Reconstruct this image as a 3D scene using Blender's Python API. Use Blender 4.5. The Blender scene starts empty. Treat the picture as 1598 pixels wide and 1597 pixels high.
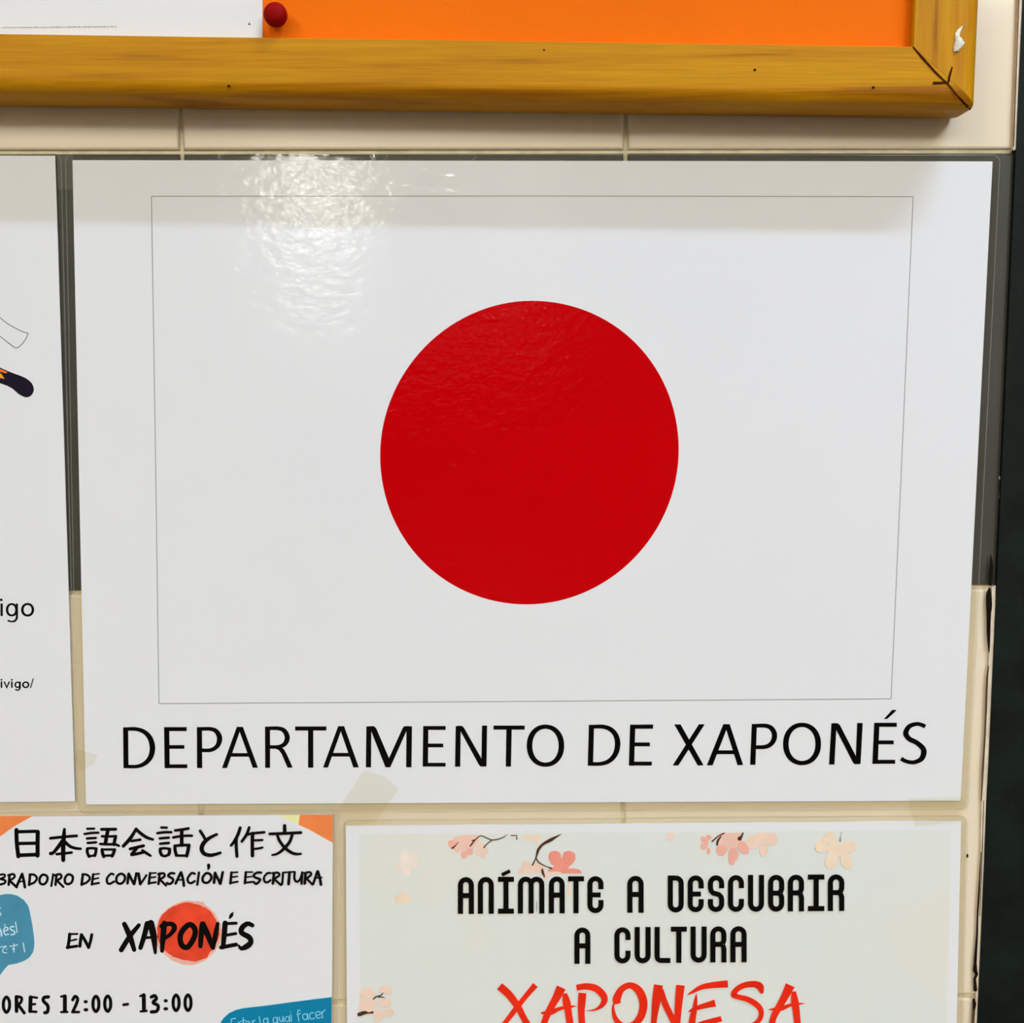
import bpy, math, random
from mathutils import Matrix, Vector
random.seed(7)
sc = bpy.context.scene
COL = sc.collection
PI = math.pi

# ------------------------------------------------------------------ camera
F = 1700.0
W2, H2 = 799.0, 798.5
rx, ry, rz = 0.08413925, 0.01280491, -0.00395448
tv = Vector((0.00604672, 0.00726064, -0.35902186))
M = Matrix.Rotation(rx, 3, 'X') @ Matrix.Rotation(ry, 3, 'Y') @ Matrix.Rotation(rz, 3, 'Z')
MT = M.transposed()
CP = -(MT @ tv)                       # camera in wall coordinates (u right, v up, w out of the wall)
RG = Matrix.Rotation(math.radians(-0.46), 3, 'Z')
B = Matrix(((1, 0, 0), (0, 0, -1), (0, 1, 0)))
Z0 = 1.5
WC = B @ RG
camd = bpy.data.cameras.new('camera'); cam = bpy.data.objects.new('camera', camd)
COL.objects.link(cam); sc.camera = cam
camd.sensor_width = 36; camd.sensor_fit = 'HORIZONTAL'; camd.lens = F / 1598 * 36
camd.clip_start = 0.01; camd.clip_end = 60
mw = (WC @ MT).to_4x4(); mw.translation = WC @ CP + Vector((0, 0, Z0))
cam.matrix_world = mw

def P(x, y, w=0.0):
    """photograph pixel -> (u, v) on the plane w in front of the tiled wall (tile-aligned axes, metres)"""
    d = MT @ Vector(((x - W2) / F, -(y - H2) / F, -1.0))
    t = (w - CP.z) / d.z
    q = RG @ (CP + t * d)
    return q.x, q.y

# ------------------------------------------------------------------ world, exposure
wd = bpy.data.worlds.new('world'); sc.world = wd; wd.use_nodes = True
wd.node_tree.nodes['Background'].inputs[0].default_value = (1, 0.96, 0.9, 1)
wd.node_tree.nodes['Background'].inputs[1].default_value = 0.05
sc.view_settings.view_transform = 'Standard'
sc.view_settings.look = 'None'
sc.view_settings.exposure = 0.09
sc.view_settings.gamma = 1.0
sc.view_settings.use_curve_mapping = False
sc.cycles.max_bounces = 8
sc.cycles.transparent_max_bounces = 24
sc.cycles.use_denoising = True
KEY, AMB = 172.0, 22.4                  # radiance of the lamp over the wall / of the hall's lamps
KEYCOL, AMBCOL = (0.76, 0.98, 1.36), (0.985, 0.97, 0.905)

# ------------------------------------------------------------------ materials
def lin(c):
    c = c / 255.0
    return c / 12.92 if c <= 0.04045 else ((c + 0.055) / 1.055) ** 2.4
def C3(r, g, b, k=1.08):
    return tuple(min(0.93, lin(v) * k) for v in (r, g, b)) + (1.0,)
MATS = {}
def node(nt, kind, **kw):
    n = nt.nodes.new(kind)
    for k, v in kw.items(): setattr(n, k, v)
    return n
def base_mat(name):
    m = bpy.data.materials.new(name); m.use_nodes = True
    nt = m.node_tree
    return m, nt, nt.nodes['Principled BSDF']
def mottled(nt, col, amount, scale, detail=4, stretch=(1, 1, 1), seed=0.0):
    geo = node(nt, 'ShaderNodeNewGeometry')
    mp = node(nt, 'ShaderNodeMapping'); mp.inputs['Scale'].default_value = stretch
    mp.inputs['Location'].default_value = (seed, seed * .7, seed * .3)
    nt.links.new(geo.outputs['Position'], mp.inputs['Vector'])
    nz = node(nt, 'ShaderNodeTexNoise'); nz.inputs['Scale'].default_value = scale; nz.inputs['Detail'].default_value = detail
    nt.links.new(mp.outputs[0], nz.inputs['Vector'])
    cr = node(nt, 'ShaderNodeValToRGB')
    lo = tuple(c * (1 - amount) for c in col[:3]) + (1,); hi = tuple(min(.95, c * (1 + amount)) for c in col[:3]) + (1,)
    cr.color_ramp.elements[0].position = .35; cr.color_ramp.elements[0].color = lo
    cr.color_ramp.elements[1].position = .65; cr.color_ramp.elements[1].color = hi
    nt.links.new(nz.outputs['Fac'], cr.inputs['Fac'])
    return cr.outputs['Color'], mp.outputs[0]
def film_bump(nt, vec_scale=(.55, 1, 1.0), s1=24.0, d1=.0003, s2=430.0, d2=.00015):
    """the slow waves and the fine pebble of a laminating film"""
    geo = node(nt, 'ShaderNodeNewGeometry')
    mp = node(nt, 'ShaderNodeMapping'); mp.inputs['Scale'].default_value = vec_scale
    nt.links.new(geo.outputs['Position'], mp.inputs['Vector'])
    n1 = node(nt, 'ShaderNodeTexNoise'); n1.inputs['Scale'].default_value = s1; n1.inputs['Detail'].default_value = 2
    n2 = node(nt, 'ShaderNodeTexNoise'); n2.inputs['Scale'].default_value = s2; n2.inputs['Detail'].default_value = 3
    b1 = node(nt, 'ShaderNodeBump'); b1.inputs['Distance'].default_value = d1; b1.inputs['Strength'].default_value = 1
    b2 = node(nt, 'ShaderNodeBump'); b2.inputs['Distance'].default_value = d2; b2.inputs['Strength'].default_value = 1
    nt.links.new(mp.outputs[0], n1.inputs['Vector']); nt.links.new(mp.outputs[0], n2.inputs['Vector'])
    nt.links.new(n1.outputs['Fac'], b1.inputs['Height']); nt.links.new(n2.outputs['Fac'], b2.inputs['Height'])
    nt.links.new(b1.outputs[0], b2.inputs['Normal'])
    return b2.outputs[0]
def print_mat(name, rgb, k=1.08, var=0.0, scale=60, coat=1.0, rough=.5):
    """paper or ink lying under a glossy laminating film"""
    if name in MATS: return MATS[name]
    m, nt, p = base_mat(name)
    c = C3(*rgb, k=k)
    if var:
        out, _ = mottled(nt, c, var, scale); nt.links.new(out, p.inputs['Base Color'])
    else: p.inputs['Base Color'].default_value = c
    p.inputs['Roughness'].default_value = rough
    p.inputs['Specular IOR Level'].default_value = 0.0
    p.inputs['Coat Weight'].default_value = coat
    p.inputs['Coat Roughness'].default_value = .07
    p.inputs['Coat IOR'].default_value = 1.40
    nt.links.new(film_bump(nt), p.inputs['Coat Normal'])
    MATS[name] = m; return m
def matte(name, rgb, k=1.08, var=.04, scale=40, rough=.6, spec=.3, bump=0.0, bscale=300, coat=0):
    if name in MATS: return MATS[name]
    m, nt, p = base_mat(name)
    out, vec = mottled(nt, C3(*rgb, k=k), var, scale); nt.links.new(out, p.inputs['Base Color'])
    p.inputs['Roughness'].default_value = rough; p.inputs['Specular IOR Level'].default_value = spec
    p.inputs['Coat Weight'].default_value = coat; p.inputs['Coat Roughness'].default_value = .08
    if bump:
        n = node(nt, 'ShaderNodeTexNoise'); n.inputs['Scale'].default_value = bscale; n.inputs['Detail'].default_value = 3
        b = node(nt, 'ShaderNodeBump'); b.inputs['Distance'].default_value = bump; b.inputs['Strength'].default_value = 1
        nt.links.new(vec, n.inputs['Vector']); nt.links.new(n.outputs['Fac'], b.inputs['Height']); nt.links.new(b.outputs[0], p.inputs['Normal'])
    MATS[name] = m; return m
def wood(name, axis, seed):
    m, nt, p = base_mat(name)
    geo = node(nt, 'ShaderNodeNewGeometry')
    mp = node(nt, 'ShaderNodeMapping')
    s = [150, 60, 150]; s[axis] = 7.5
    mp.inputs['Scale'].default_value = s; mp.inputs['Location'].default_value = (seed, seed, seed)
    nt.links.new(geo.outputs['Position'], mp.inputs['Vector'])
    n1 = node(nt, 'ShaderNodeTexNoise'); n1.inputs['Scale'].default_value = 1.0; n1.inputs['Detail'].default_value = 3
    n1.inputs['Distortion'].default_value = 1.2
    nt.links.new(mp.outputs[0], n1.inputs['Vector'])
    mp2 = node(nt, 'ShaderNodeMapping'); s2 = [1400, 700, 1400]; s2[axis] = 60
    mp2.inputs['Scale'].default_value = s2
    nt.links.new(geo.outputs['Position'], mp2.inputs['Vector'])
    n2 = node(nt, 'ShaderNodeTexNoise'); n2.inputs['Scale'].default_value = 1.0; n2.inputs['Detail'].default_value = 2
    nt.links.new(mp2.outputs[0], n2.inputs['Vector'])
    cr = node(nt, 'ShaderNodeValToRGB'); e = cr.color_ramp.elements
    e[0].position = .35; e[0].color = C3(158, 98, 4, 1.1)
    e[1].position = .46; e[1].color = C3(188, 126, 3, 1.12)
    e3 = cr.color_ramp.elements.new(.66); e3.color = C3(200, 142, 6, 1.12)
    nt.links.new(n1.outputs['Fac'], cr.inputs['Fac'])
    cr2 = node(nt, 'ShaderNodeValToRGB'); cr2.color_ramp.elements[0].position = .3; cr2.color_ramp.elements[0].color = (.90, .88, .86, 1)
    cr2.color_ramp.elements[1].position = .6; cr2.color_ramp.elements[1].color = (1, 1, 1, 1)
    nt.links.new(n2.outputs['Fac'], cr2.inputs['Fac'])
    mx = node(nt, 'ShaderNodeMix', data_type='RGBA', blend_type='MULTIPLY'); mx.inputs[0].default_value = 1
    nt.links.new(cr.outputs['Color'], mx.inputs[6]); nt.links.new(cr2.outputs['Color'], mx.inputs[7])
    nt.links.new(mx.outputs[2], p.inputs['Base Color'])
    p.inputs['Roughness'].default_value = .5; p.inputs['Specular IOR Level'].default_value = .15
    b = node(nt, 'ShaderNodeBump'); b.inputs['Distance'].default_value = .00008; b.inputs['Strength'].default_value = 1
    nt.links.new(n2.outputs['Fac'], b.inputs['Height']); nt.links.new(b.outputs[0], p.inputs['Normal'])
    return m
def clear_mat(name, tint, cover, rough=.06, bump=True, gloss=1.0):
    """thin clear film: mostly see-through, a little haze, glossy by Fresnel"""
    m = bpy.data.materials.new(name); m.use_nodes = True; nt = m.node_tree
    for n in list(nt.nodes): nt.nodes.remove(n)
    out = node(nt, 'ShaderNodeOutputMaterial')
    tr = node(nt, 'ShaderNodeBsdfTransparent')
    tr.inputs[0].default_value = (.995, .99, .965, 1)
    df = node(nt, 'ShaderNodeBsdfDiffuse'); df.inputs[0].default_value = tint
    gl = node(nt, 'ShaderNodeBsdfGlossy'); gl.inputs['Roughness'].default_value = rough
    fr = node(nt, 'ShaderNodeFresnel'); fr.inputs['IOR'].default_value = 1.45
    m1 = node(nt, 'ShaderNodeMixShader'); m1.inputs[0].default_value = cover
    m2 = node(nt, 'ShaderNodeMixShader')
    nt.links.new(tr.outputs[0], m1.inputs[1]); nt.links.new(df.outputs[0], m1.inputs[2])
    mu = node(nt, 'ShaderNodeMath', operation='MULTIPLY'); mu.inputs[1].default_value = gloss
    nt.links.new(fr.outputs[0], mu.inputs[0]); nt.links.new(mu.outputs[0], m2.inputs[0])
    nt.links.new(m1.outputs[0], m2.inputs[1]); nt.links.new(gl.outputs[0], m2.inputs[2])
    if bump:
        nb = film_bump(nt, (1, 1, 1), 60, .0005, 300, .00006)
        nt.links.new(nb, gl.inputs['Normal'])
    nt.links.new(m2.outputs[0], out.inputs[0])
    return m
def emit_mat(name, col, s):
    m = bpy.data.materials.new(name); m.use_nodes = True; nt = m.node_tree
    for n in list(nt.nodes): nt.nodes.remove(n)
    out = node(nt, 'ShaderNodeOutputMaterial'); e = node(nt, 'ShaderNodeEmission')
    e.inputs[0].default_value = col + (1,); e.inputs[1].default_value = s
    nt.links.new(e.outputs[0], out.inputs[0]); return m

PAPER = print_mat('laminated_white_paper', (225, 225, 226), k=1.10, var=.006, scale=8)
INK = print_mat('black_ink', (5, 5, 5), k=1.0, coat=.55)
GREYLINE = print_mat('grey_printed_line', (158, 158, 156))
RED = print_mat('flag_red_ink', (200, 2, 8), k=1.0, var=.02, scale=14)
TILE = matte('cream_glazed_tile', (226, 211, 184), k=1.10, var=.025, scale=9, rough=.35, spec=.3, coat=.7)
DTILE = matte('charcoal_glazed_tile', (68, 67, 60), k=1.0, var=.12, scale=30, rough=.4, spec=.3, coat=.6)
GROUT = matte('pale_grout', (214, 203, 168), var=.12, scale=200, rough=.9, spec=.1, bump=.0002, bscale=900)
PLASTER = matte('painted_plaster', (150, 146, 136), var=.02, scale=3, rough=.9, spec=.1)
CEIL = matte('white_ceiling', (225, 222, 214), var=.02, scale=3, rough=.9, spec=.1)
FLOORM = matte('terrazzo_floor', (96, 88, 78), var=.25, scale=80, rough=.5)
JAMB = matte('dark_green_paint', (15, 23, 18), k=1.0, var=.35, scale=60, rough=.6, spec=.15, bump=.00015, bscale=700)
CAULK = matte('cream_filler', (216, 202, 180), var=.10, scale=150, rough=.7, bump=.0003, bscale=500)
GAP = matte('dark_joint_and_shadow', (30, 22, 14), k=.8, var=.3, scale=200, rough=.9, spec=.05)
GAPB = matte('brown_open_joint', (98, 78, 50), k=.8, var=.25, scale=200, rough=.9, spec=.05)
ORANGE = matte('orange_board_paper', (255, 112, 2), k=1.05, var=.03, scale=14, rough=.8, spec=.12, bump=.00005, bscale=900)
PLAIN = matte('plain_white_paper', (228, 227, 226), k=1.08, var=.01, scale=20, rough=.8, spec=.1)
FILM = clear_mat('clear_laminate_margin', C3(215, 210, 190), .008, gloss=.6)
FILMEDGE = clear_mat('bright_film_rim', C3(225, 225, 210), .16, gloss=.6)
TAPE = clear_mat('clear_sticky_tape', C3(232, 228, 210), .015, rough=.25, gloss=.25)

# ------------------------------------------------------------------ object helpers
def link(name, me, mat, parent=None):
    o = bpy.data.objects.new(name, me)
    if mat: me.materials.append(mat)
    COL.objects.link(o)
    if parent: o.parent = parent; o.matrix_parent_inverse = parent.matrix_world.inverted()
    return o
def empty(name, loc):
    o = bpy.data.objects.new(name, None); o.empty_display_size = .02
    COL.objects.link(o); o.location = loc
    o.matrix_world = Matrix.Translation(loc)
    return o
def tag(o, label=None, cat=None, group=None, kind=None):
    for k, v in (('label', label), ('category', cat), ('group', group), ('kind', kind)):
        if v: o[k] = v
    return o
def mesh(name, vs, fs, mat, parent=None, smooth=False):
    me = bpy.data.meshes.new(name); me.from_pydata(vs, [], fs); me.update()
    if smooth:
        for p in me.polygons: p.use_smooth = True
    return link(name, me, mat, parent)
def wpt(u, v, w): return (u, -w, v + Z0)
def orient(pts):
    a = sum(pts[i][0] * pts[(i + 1) % len(pts)][1] - pts[(i + 1) % len(pts)][0] * pts[i][1] for i in range(len(pts)))
    return pts if a > 0 else pts[::-1]          # counter-clockwise in (u, v): faces the viewer
def slab_uv(name, pts, w0, w1, mat, parent=None):
    pts = orient(pts); n = len(pts)
    vs = [wpt(u, v, w1) for u, v in pts] + [wpt(u, v, w0) for u, v in pts]
    fs = [tuple(range(n)), tuple(range(2 * n - 1, n - 1, -1))]
    fs += [(i, i + n, (i + 1) % n + n, (i + 1) % n) for i in range(n)]
    return mesh(name, vs, fs, mat, parent)
def slab_px(name, px, w0, w1, mat, parent=None):
    return slab_uv(name, [P(x, y, w1) for x, y in px], w0, w1, mat, parent)
def ring_uv(name, outer, inner, w0, w1, mat, parent=None):
    """frame-shaped slab; outer and inner have the same number of points"""
    n = len(outer); vs = []
    for w in (w1, w0):
        vs += [wpt(u, v, w) for u, v in outer] + [wpt(u, v, w) for u, v in inner]
    fs = []
    for i in range(n):
        j = (i + 1) % n
        fs.append((i, j, n + j, n + i)); fs.append((2*n + i, 3*n + i, 3*n + j, 2*n + j))
        fs.append((i, 2*n + i, 2*n + j, j)); fs.append((n + i, n + j, 3*n + j, 3*n + i))
    return mesh(name, vs, fs, mat, parent)
def box(name, x0, x1, y0, y1, z0, z1, mat, parent=None):
    vs = [(x, y, z) for z in (z0, z1) for x, y in ((x0, y0), (x1, y0), (x1, y1), (x0, y1))]
    fs = [(3, 2, 1, 0), (4, 5, 6, 7), (0, 1, 5, 4), (1, 2, 6, 5), (2, 3, 7, 6), (3, 0, 4, 7)]
    return mesh(name, vs, fs, mat, parent)

# ------------------------------------------------------------------ the hall (only its light and reflections reach the picture)
WALLR = P(1585, 240)[0]              # the tiled wall's right-hand end
XL, XR, YB, ZC = -3.2, 2.2, -18.0, 2.85
tag(box('wall_front', XL, WALLR + .0005, .0012, .12, 0, ZC, GROUT), kind='structure')
tag(box('wall_back', XL, XR, YB - .1, YB, 0, ZC, matte('brown_end_wall', (96, 84, 70), rough=.9, spec=.1)), kind='structure')
tag(box('wall_left', XL - .1, XL, YB, .12, 0, ZC, PLASTER), kind='structure')
tag(box('wall_right', XR, XR + .1, YB, .12, 0, ZC, PLASTER), kind='structure')
tag(box('floor', XL - .1, XR + .1, YB - .1, .12, -.1, 0, FLOORM), kind='structure')
tag(box('ceiling', XL - .1, XR + .1, YB - .1, .12, ZC, ZC + .1, CEIL), kind='structure')

def ceiling_lamp(x, y, lx, ly, rad, col, label, group=None):
    e = empty('ceiling_light', (x, y, ZC))
    tag(e, label, 'light', group)
    box('lamp_housing', x - lx/2 - .02, x + lx/2 + .02, y - ly/2 - .02, y + ly/2 + .02, ZC - .05, ZC, CEIL, e)
    box('lamp_diffuser', x - lx/2, x + lx/2, y - ly/2, y + ly/2, ZC - .062, ZC - .052, emit_mat('lamp_glow', col, rad), e)
ceiling_lamp(.63, -.52, .60, .035, KEY, KEYCOL, 'slim white fluorescent tube light close above the notice board')
for x, y, lx, ly, rad, lab in ((-1.5, -2.4, .6, 1.2, AMB, 'white ceiling panel light nearest to the left end of the tiled wall'), (1.25, -2.4, .6, 1.2, AMB, 'white ceiling panel light in front of the dark green door'),
        (-.2, -3.2, .6, 1.0, AMB, 'white ceiling panel light in the middle of the hall, behind the tube light'), (-1.0, -5.75, .42, 1.1, 24, 'narrow ceiling light far down the hall, on its left side'),
        (-1.54, -9.0, .5, 1.8, 12, 'added narrow light far down the hall, lengthening the glare streak on the sign'),  # added out of view to carry the glare streak further down
        (.14, -6.3, .24, .6, 8, 'small ceiling light far down the hall, on its centre line'), (-.3, -14.5, 2.4, 3.0, .7, 'added glowing panel standing in for bright ceiling near the hall end wall')):  # last one: added dim panel, a bright ceiling for the red disc to reflect
    ceiling_lamp(x, y, lx, ly, rad, AMBCOL, lab, 'ceiling lights of the hall')

# ------------------------------------------------------------------ wall tiles
wallf = bpy.data.objects['wall_front']
PT, GW = .1424, .0012
U0 = (P(289, 235)[0] + P(304, 1262)[0]) / 2 + .0003
V0 = P(700, 236)[1]
def tile_mesh(name, w, h, mat):
    """glazed tile: flat face, soft rounded edge"""
    prof = [(.0009, 0.0), (.0004, -.0002), (.0001, -.0006), (0, -.0020)]
    vs, fs = [], []
    for ins, z in prof:
        for sx, sy in ((-1, -1), (1, -1), (1, 1), (-1, 1)):
            vs.append((sx * (w / 2 - ins), -z, sy * (h / 2 - ins)))
    fs.append((0, 1, 2, 3))
    for k in range(3):
        for i in range(4):
            j = (i + 1) % 4
            fs.append((4*k + i, 4*k + 4 + i, 4*k + 4 + j, 4*k + j))
    me = bpy.data.meshes.new(name); me.from_pydata(vs, [], fs); me.update()
    me.materials.append(mat)
    for p in me.polygons[1:]: p.use_smooth = True
    return me
me_c = tile_mesh('tile', PT - GW, PT - GW, TILE)
me_d = tile_mesh('tile_dark', PT - GW, PT - GW, DTILE)
REX = P(1553, 860)[0]
lw = REX - (U0 + PT) - GW / 2
CUT = P(1549, 920)[0] - .0004
lw = CUT - (U0 + PT) - GW / 2
lwd = WALLR - (U0 + PT) - GW / 2
me_lc = tile_mesh('tile_cut', lw, PT - GW, TILE)
lwu = P(1581.5, 225)[0] - .0001 - (U0 + PT) - GW / 2
me_lu = tile_mesh('tile_cut', lwu, PT - GW, TILE)
me_ld = tile_mesh('tile_cut_dark', lwd, PT - GW, DTILE)
for r in range(-4, 4):
    vc = V0 + PT / 2 + r * PT + (0.0 if r >= 0 else 0)
    dark = (r == -1)
    me_cut, wcut = (me_ld, lwd) if dark else ((me_lu, lwu) if r >= 0 else (me_lc, lw))
    for c in range(-4, 2):
        if c == 1:
            me = me_cut
            uc = U0 + PT + GW / 2 + wcut / 2
        else:
            me = me_d if dark else me_c
            uc = U0 + PT / 2 + c * PT
        o = bpy.data.objects.new('tile', me); COL.objects.link(o)
        o.parent = wallf; o.location = wpt(uc, vc, 0)
        if dark: o['label'] = 'charcoal glazed wall tile'
        o.rotation_euler = (random.uniform(-1, 1) * .002, 0, random.uniform(-1, 1) * .002)

# right end: filler strip, open joint and the dark green door jamb
def up(pxs, w): return [P(x, y, w) for x, y in pxs]
ys = [-160, 0, 60, 140, 225, 236]
edgeL = [(1590.5, -60), (1590.3, 0), (1588, 60), (1585, 140), (1581.5, 225), (1581, 234)]
edgeR = [(1598, -60), (1596, 0), (1594.5, 60), (1591, 140), (1587.5, 225), (1587, 234)]
s1 = slab_px('trim_1', edgeL + edgeR[::-1], -.004, .0012, CAULK); tag(s1, kind='structure')
lowL = [(1548, 917), (1545.5, 1000), (1541, 1060), (1538, 1130), (1535, 1200), (1532, 1250), (1530, 1350), (1527, 1430), (1524, 1500), (1523, 1560), (1519, 1640), (1516, 1700)]
lowR = [(1554, 914), (1552, 1000), (1548.5, 1060), (1545.5, 1130), (1542, 1200), (1539, 1250), (1535.5, 1350), (1532, 1430), (1529, 1500), (1527, 1560), (1525, 1640), (1523, 1700)]
s2 = slab_px('trim_2', lowL + lowR[::-1], -.004, .0010, CAULK); tag(s2, kind='structure')

# ------------------------------------------------------------------ strokes: prints and marks laid on a plane, given by their outlines in the photograph
class Ink:
    """collects flat shapes at height w (each a hair above the last) and links them as one mesh"""
    def __init__(s, w, org=(0, 0), sc_=1.0):
        s.w = w; s.v = []; s.f = []; s.n = 0; s.kw = 1.0; s.org = org; s.sc = sc_
    def at(s, ox, oy, k): s.org = (ox, oy); s.sc = k; return s
    def _p(s, x, y):
        u, v = P(s.org[0] + x / s.sc, s.org[1] + y / s.sc, s.w)
        return wpt(u, v, s.w + s.n * 1.5e-6)
    def poly(s, pts):
        s.n += 1; b = len(s.v)
        a = sum(pts[i][0] * pts[(i + 1) % len(pts)][1] - pts[(i + 1) % len(pts)][0] * pts[i][1] for i in range(len(pts)))
        if a > 0: pts = pts[::-1]
        s.v += [s._p(x, y) for x, y in pts]; s.f.append(tuple(range(b, b + len(pts)))); return s
    def rect(s, x0, y0, x1, y1): return s.poly([(x0, y0), (x1, y0), (x1, y1), (x0, y1)])
    def ell(s, cx, cy, a, b, rot=0, n=28, ymin=None, ymax=None, wob=0):
        pts = []
        for i in range(n):
            t = 2 * PI * i / n; r = 1 + wob * math.sin(3 * t + cx) + wob * .6 * math.sin(7 * t + cy)
            x, y = a * r * math.cos(t), b * r * math.sin(t)
            X = cx + x * math.cos(rot) - y * math.sin(rot); Y = cy + x * math.sin(rot) + y * math.cos(rot)
            if ymin is not None: Y = max(Y, ymin)
            if ymax is not None: Y = min(Y, ymax)
            pts.append((X, Y))
        return s.poly(pts)
    def ring(s, cx, cy, a, b, ai, bi, n=64, e=2.0, icx=None, icy=None):
        icx = cx if icx is None else icx; icy = cy if icy is None else icy
        s.n += 1; base = len(s.v)
        sg = lambda q: math.copysign(abs(q) ** (2 / e), q)
        for i in range(n):
            t = -2 * PI * i / n
            s.v.append(s._p(cx + a * sg(math.cos(t)), cy + b * sg(math.sin(t))))
            s.v.append(s._p(icx + ai * sg(math.cos(t)), icy + bi * sg(math.sin(t))))
        for i in range(n):
            j = (i + 1) % n
            s.f.append((base + 2*i, base + 2*j, base + 2*j + 1, base + 2*i + 1))
        return s
    def line(s, pts, w=None, smooth=True, closed=False, cap=True, mitre=False):
        """ribbon of constant (w) or per-point (x, y, w) width"""
        pts = [(p[0], p[1], (p[2] if len(p) > 2 else w) * s.kw) for p in pts]
        if smooth and len(pts) > 2:
            q = []; n = len(pts)
            rng = range(n) if closed else range(n - 1)
            for i in rng:
                g = lambda k: pts[k % n] if closed else pts[min(max(k, 0), n - 1)]
                a, b_, c, d = g(i - 1), g(i), g(i + 1), g(i + 2)
                for k in range(6):
                    t = k / 6
                    q.append(tuple(.5 * (2*b_[m] + (c[m]-a[m])*t + (2*a[m]-5*b_[m]+4*c[m]-d[m])*t*t + (-a[m]+3*b_[m]-3*c[m]+d[m])*t**3) for m in range(3)))
            if not closed: q.append(pts[-1])
            pts = q
        n = len(pts); s.n += 1; base = len(s.v); L = []; R = []
        for i in range(n):
            a = pts[(i - 1) % n] if closed or i > 0 else pts[i]; c = pts[(i + 1) % n] if closed or i < n - 1 else pts[i]
            dx, dy = c[0] - a[0], c[1] - a[1]; m = math.hypot(dx, dy) or 1
            h = max(.01, pts[i][2]) / 2
            k = 1
            if mitre and 0 < i < n - 1:
                d1 = (pts[i][0]-a[0], pts[i][1]-a[1]); m1 = math.hypot(*d1) or 1
                k = 1 / max(.5, (d1[0]*dx + d1[1]*dy) / (m1 * m))
            nx, ny = -dy / m * h * k, dx / m * h * k
            s.v.append(s._p(pts[i][0] + nx, pts[i][1] + ny)); s.v.append(s._p(pts[i][0] - nx, pts[i][1] - ny))
        for i in range(n if closed else n - 1):
            j = (i + 1) % n
            s.f.append((base + 2*i, base + 2*j, base + 2*j + 1, base + 2*i + 1))
        if cap and not closed:
            for e_, o_ in ((0, 1), (n - 1, n - 2)):
                x, y, ww = pts[e_]; x2, y2, _ = pts[o_]
                m = math.hypot(x - x2, y - y2) or 1; dx, dy = (x - x2) / m, (y - y2) / m
                fan = [(x + ww/2 * (dx * math.cos(t) - dy * math.sin(t)), y + ww/2 * (dy * math.cos(t) + dx * math.sin(t))) for t in [(-.5 + k / 6) * PI for k in range(7)]]
                s.poly(fan)
        return s
    def lines(s, strokes):
        for st in strokes:
            s.line(st[0], st[1], **(st[2] if len(st) > 2 else {}))
        return s
    def build(s, name, mat, parent, label=None):
        me = bpy.data.meshes.new(name); me.from_pydata(s.v, [], s.f); me.update()
        import bmesh
        bm = bmesh.new(); bm.from_mesh(me)
        for f in bm.faces:
            if f.normal.y > 0: f.normal_flip()
        bm.to_mesh(me); bm.free()
        o = link(name, me, mat, parent)
        if label: o['label'] = label
        return o
CL = dict(closed=True)
NC = dict(cap=False)

# open joint beside the tiles (a dark, ragged gap) plus one painted shadow by the dark tile - part of the wall
g = Ink(.0011)
g.line([(1546, 866, 1), (1547, 880, 5), (1546, 900, 6), (1545, 912, 5)])  # shadow by the dark tile, drawn as a dark stroke
g.line([(1544, 919, 3), (1543, 928, 8.5), (1543.5, 945, 9.5), (1543, 960, 7), (1542.5, 985, 5.5), (1543, 1005, 4), (1543.5, 1018, 1.5)])
g.line([(1531.3, 1330, 1), (1529, 1370, 2), (1527.5, 1400, 3), (1525.5, 1430, 2.5), (1524.8, 1460, 3), (1523, 1485, 4), (1522, 1500, 5)], smooth=False)
g.line([(1522, 1500, 4), (1521.5, 1515, 7), (1524, 1521, 5), (1521, 1528, 4), (1522, 1545, 6)], smooth=False)
g.line([(1519, 1560, 3), (1521, 1566, 5), (1520.5, 1573, 4), (1520, 1577, 2)], smooth=False)
g.ell(1509.5, 1336, 1.7, 3.2)
o = g.build('open_joint_and_shadow', GAP, wallf, 'ragged dark gap between tiles and jamb, with a painted shadow by the dark tile')
g = Ink(.00105)
g.line([(1542.5, 1040, 2), (1540.5, 1060, 3), (1539, 1100, 3.2), (1537, 1150, 2.6), (1534, 1200, 3), (1531.5, 1250, 1.6)], smooth=False)
g.line([(1535, 1250, 1.2), (1532.5, 1340, 1.3), (1529, 1430, 1)], smooth=False)
g.line([(1519.5, 1560, 4), (1519, 1580, 4), (1518, 1600, 4.5), (1516, 1650, 4)], smooth=False)
g.build('brown_joint', GAPB, wallf, 'brown stained open joint')
g = Ink(.0013)
g.line([(1590.6, -40, 1.6), (1590.2, 0, 1.6), (1588, 60, 1.2), (1585, 140, 1.6), (1581.7, 228, 1.8)], smooth=False)
g.build('joint_line', GAPB, wallf)
g = Ink(.0003)
g.line([(1564.5, 690, 1.2), (1563.5, 735, 1.4)]).ell(1560.5, 746, 1.8, 3).line([(1560, 768, 1.2), (1559.5, 778, 1.5)])
g.build('filler_speck', CAULK, wallf)
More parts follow.
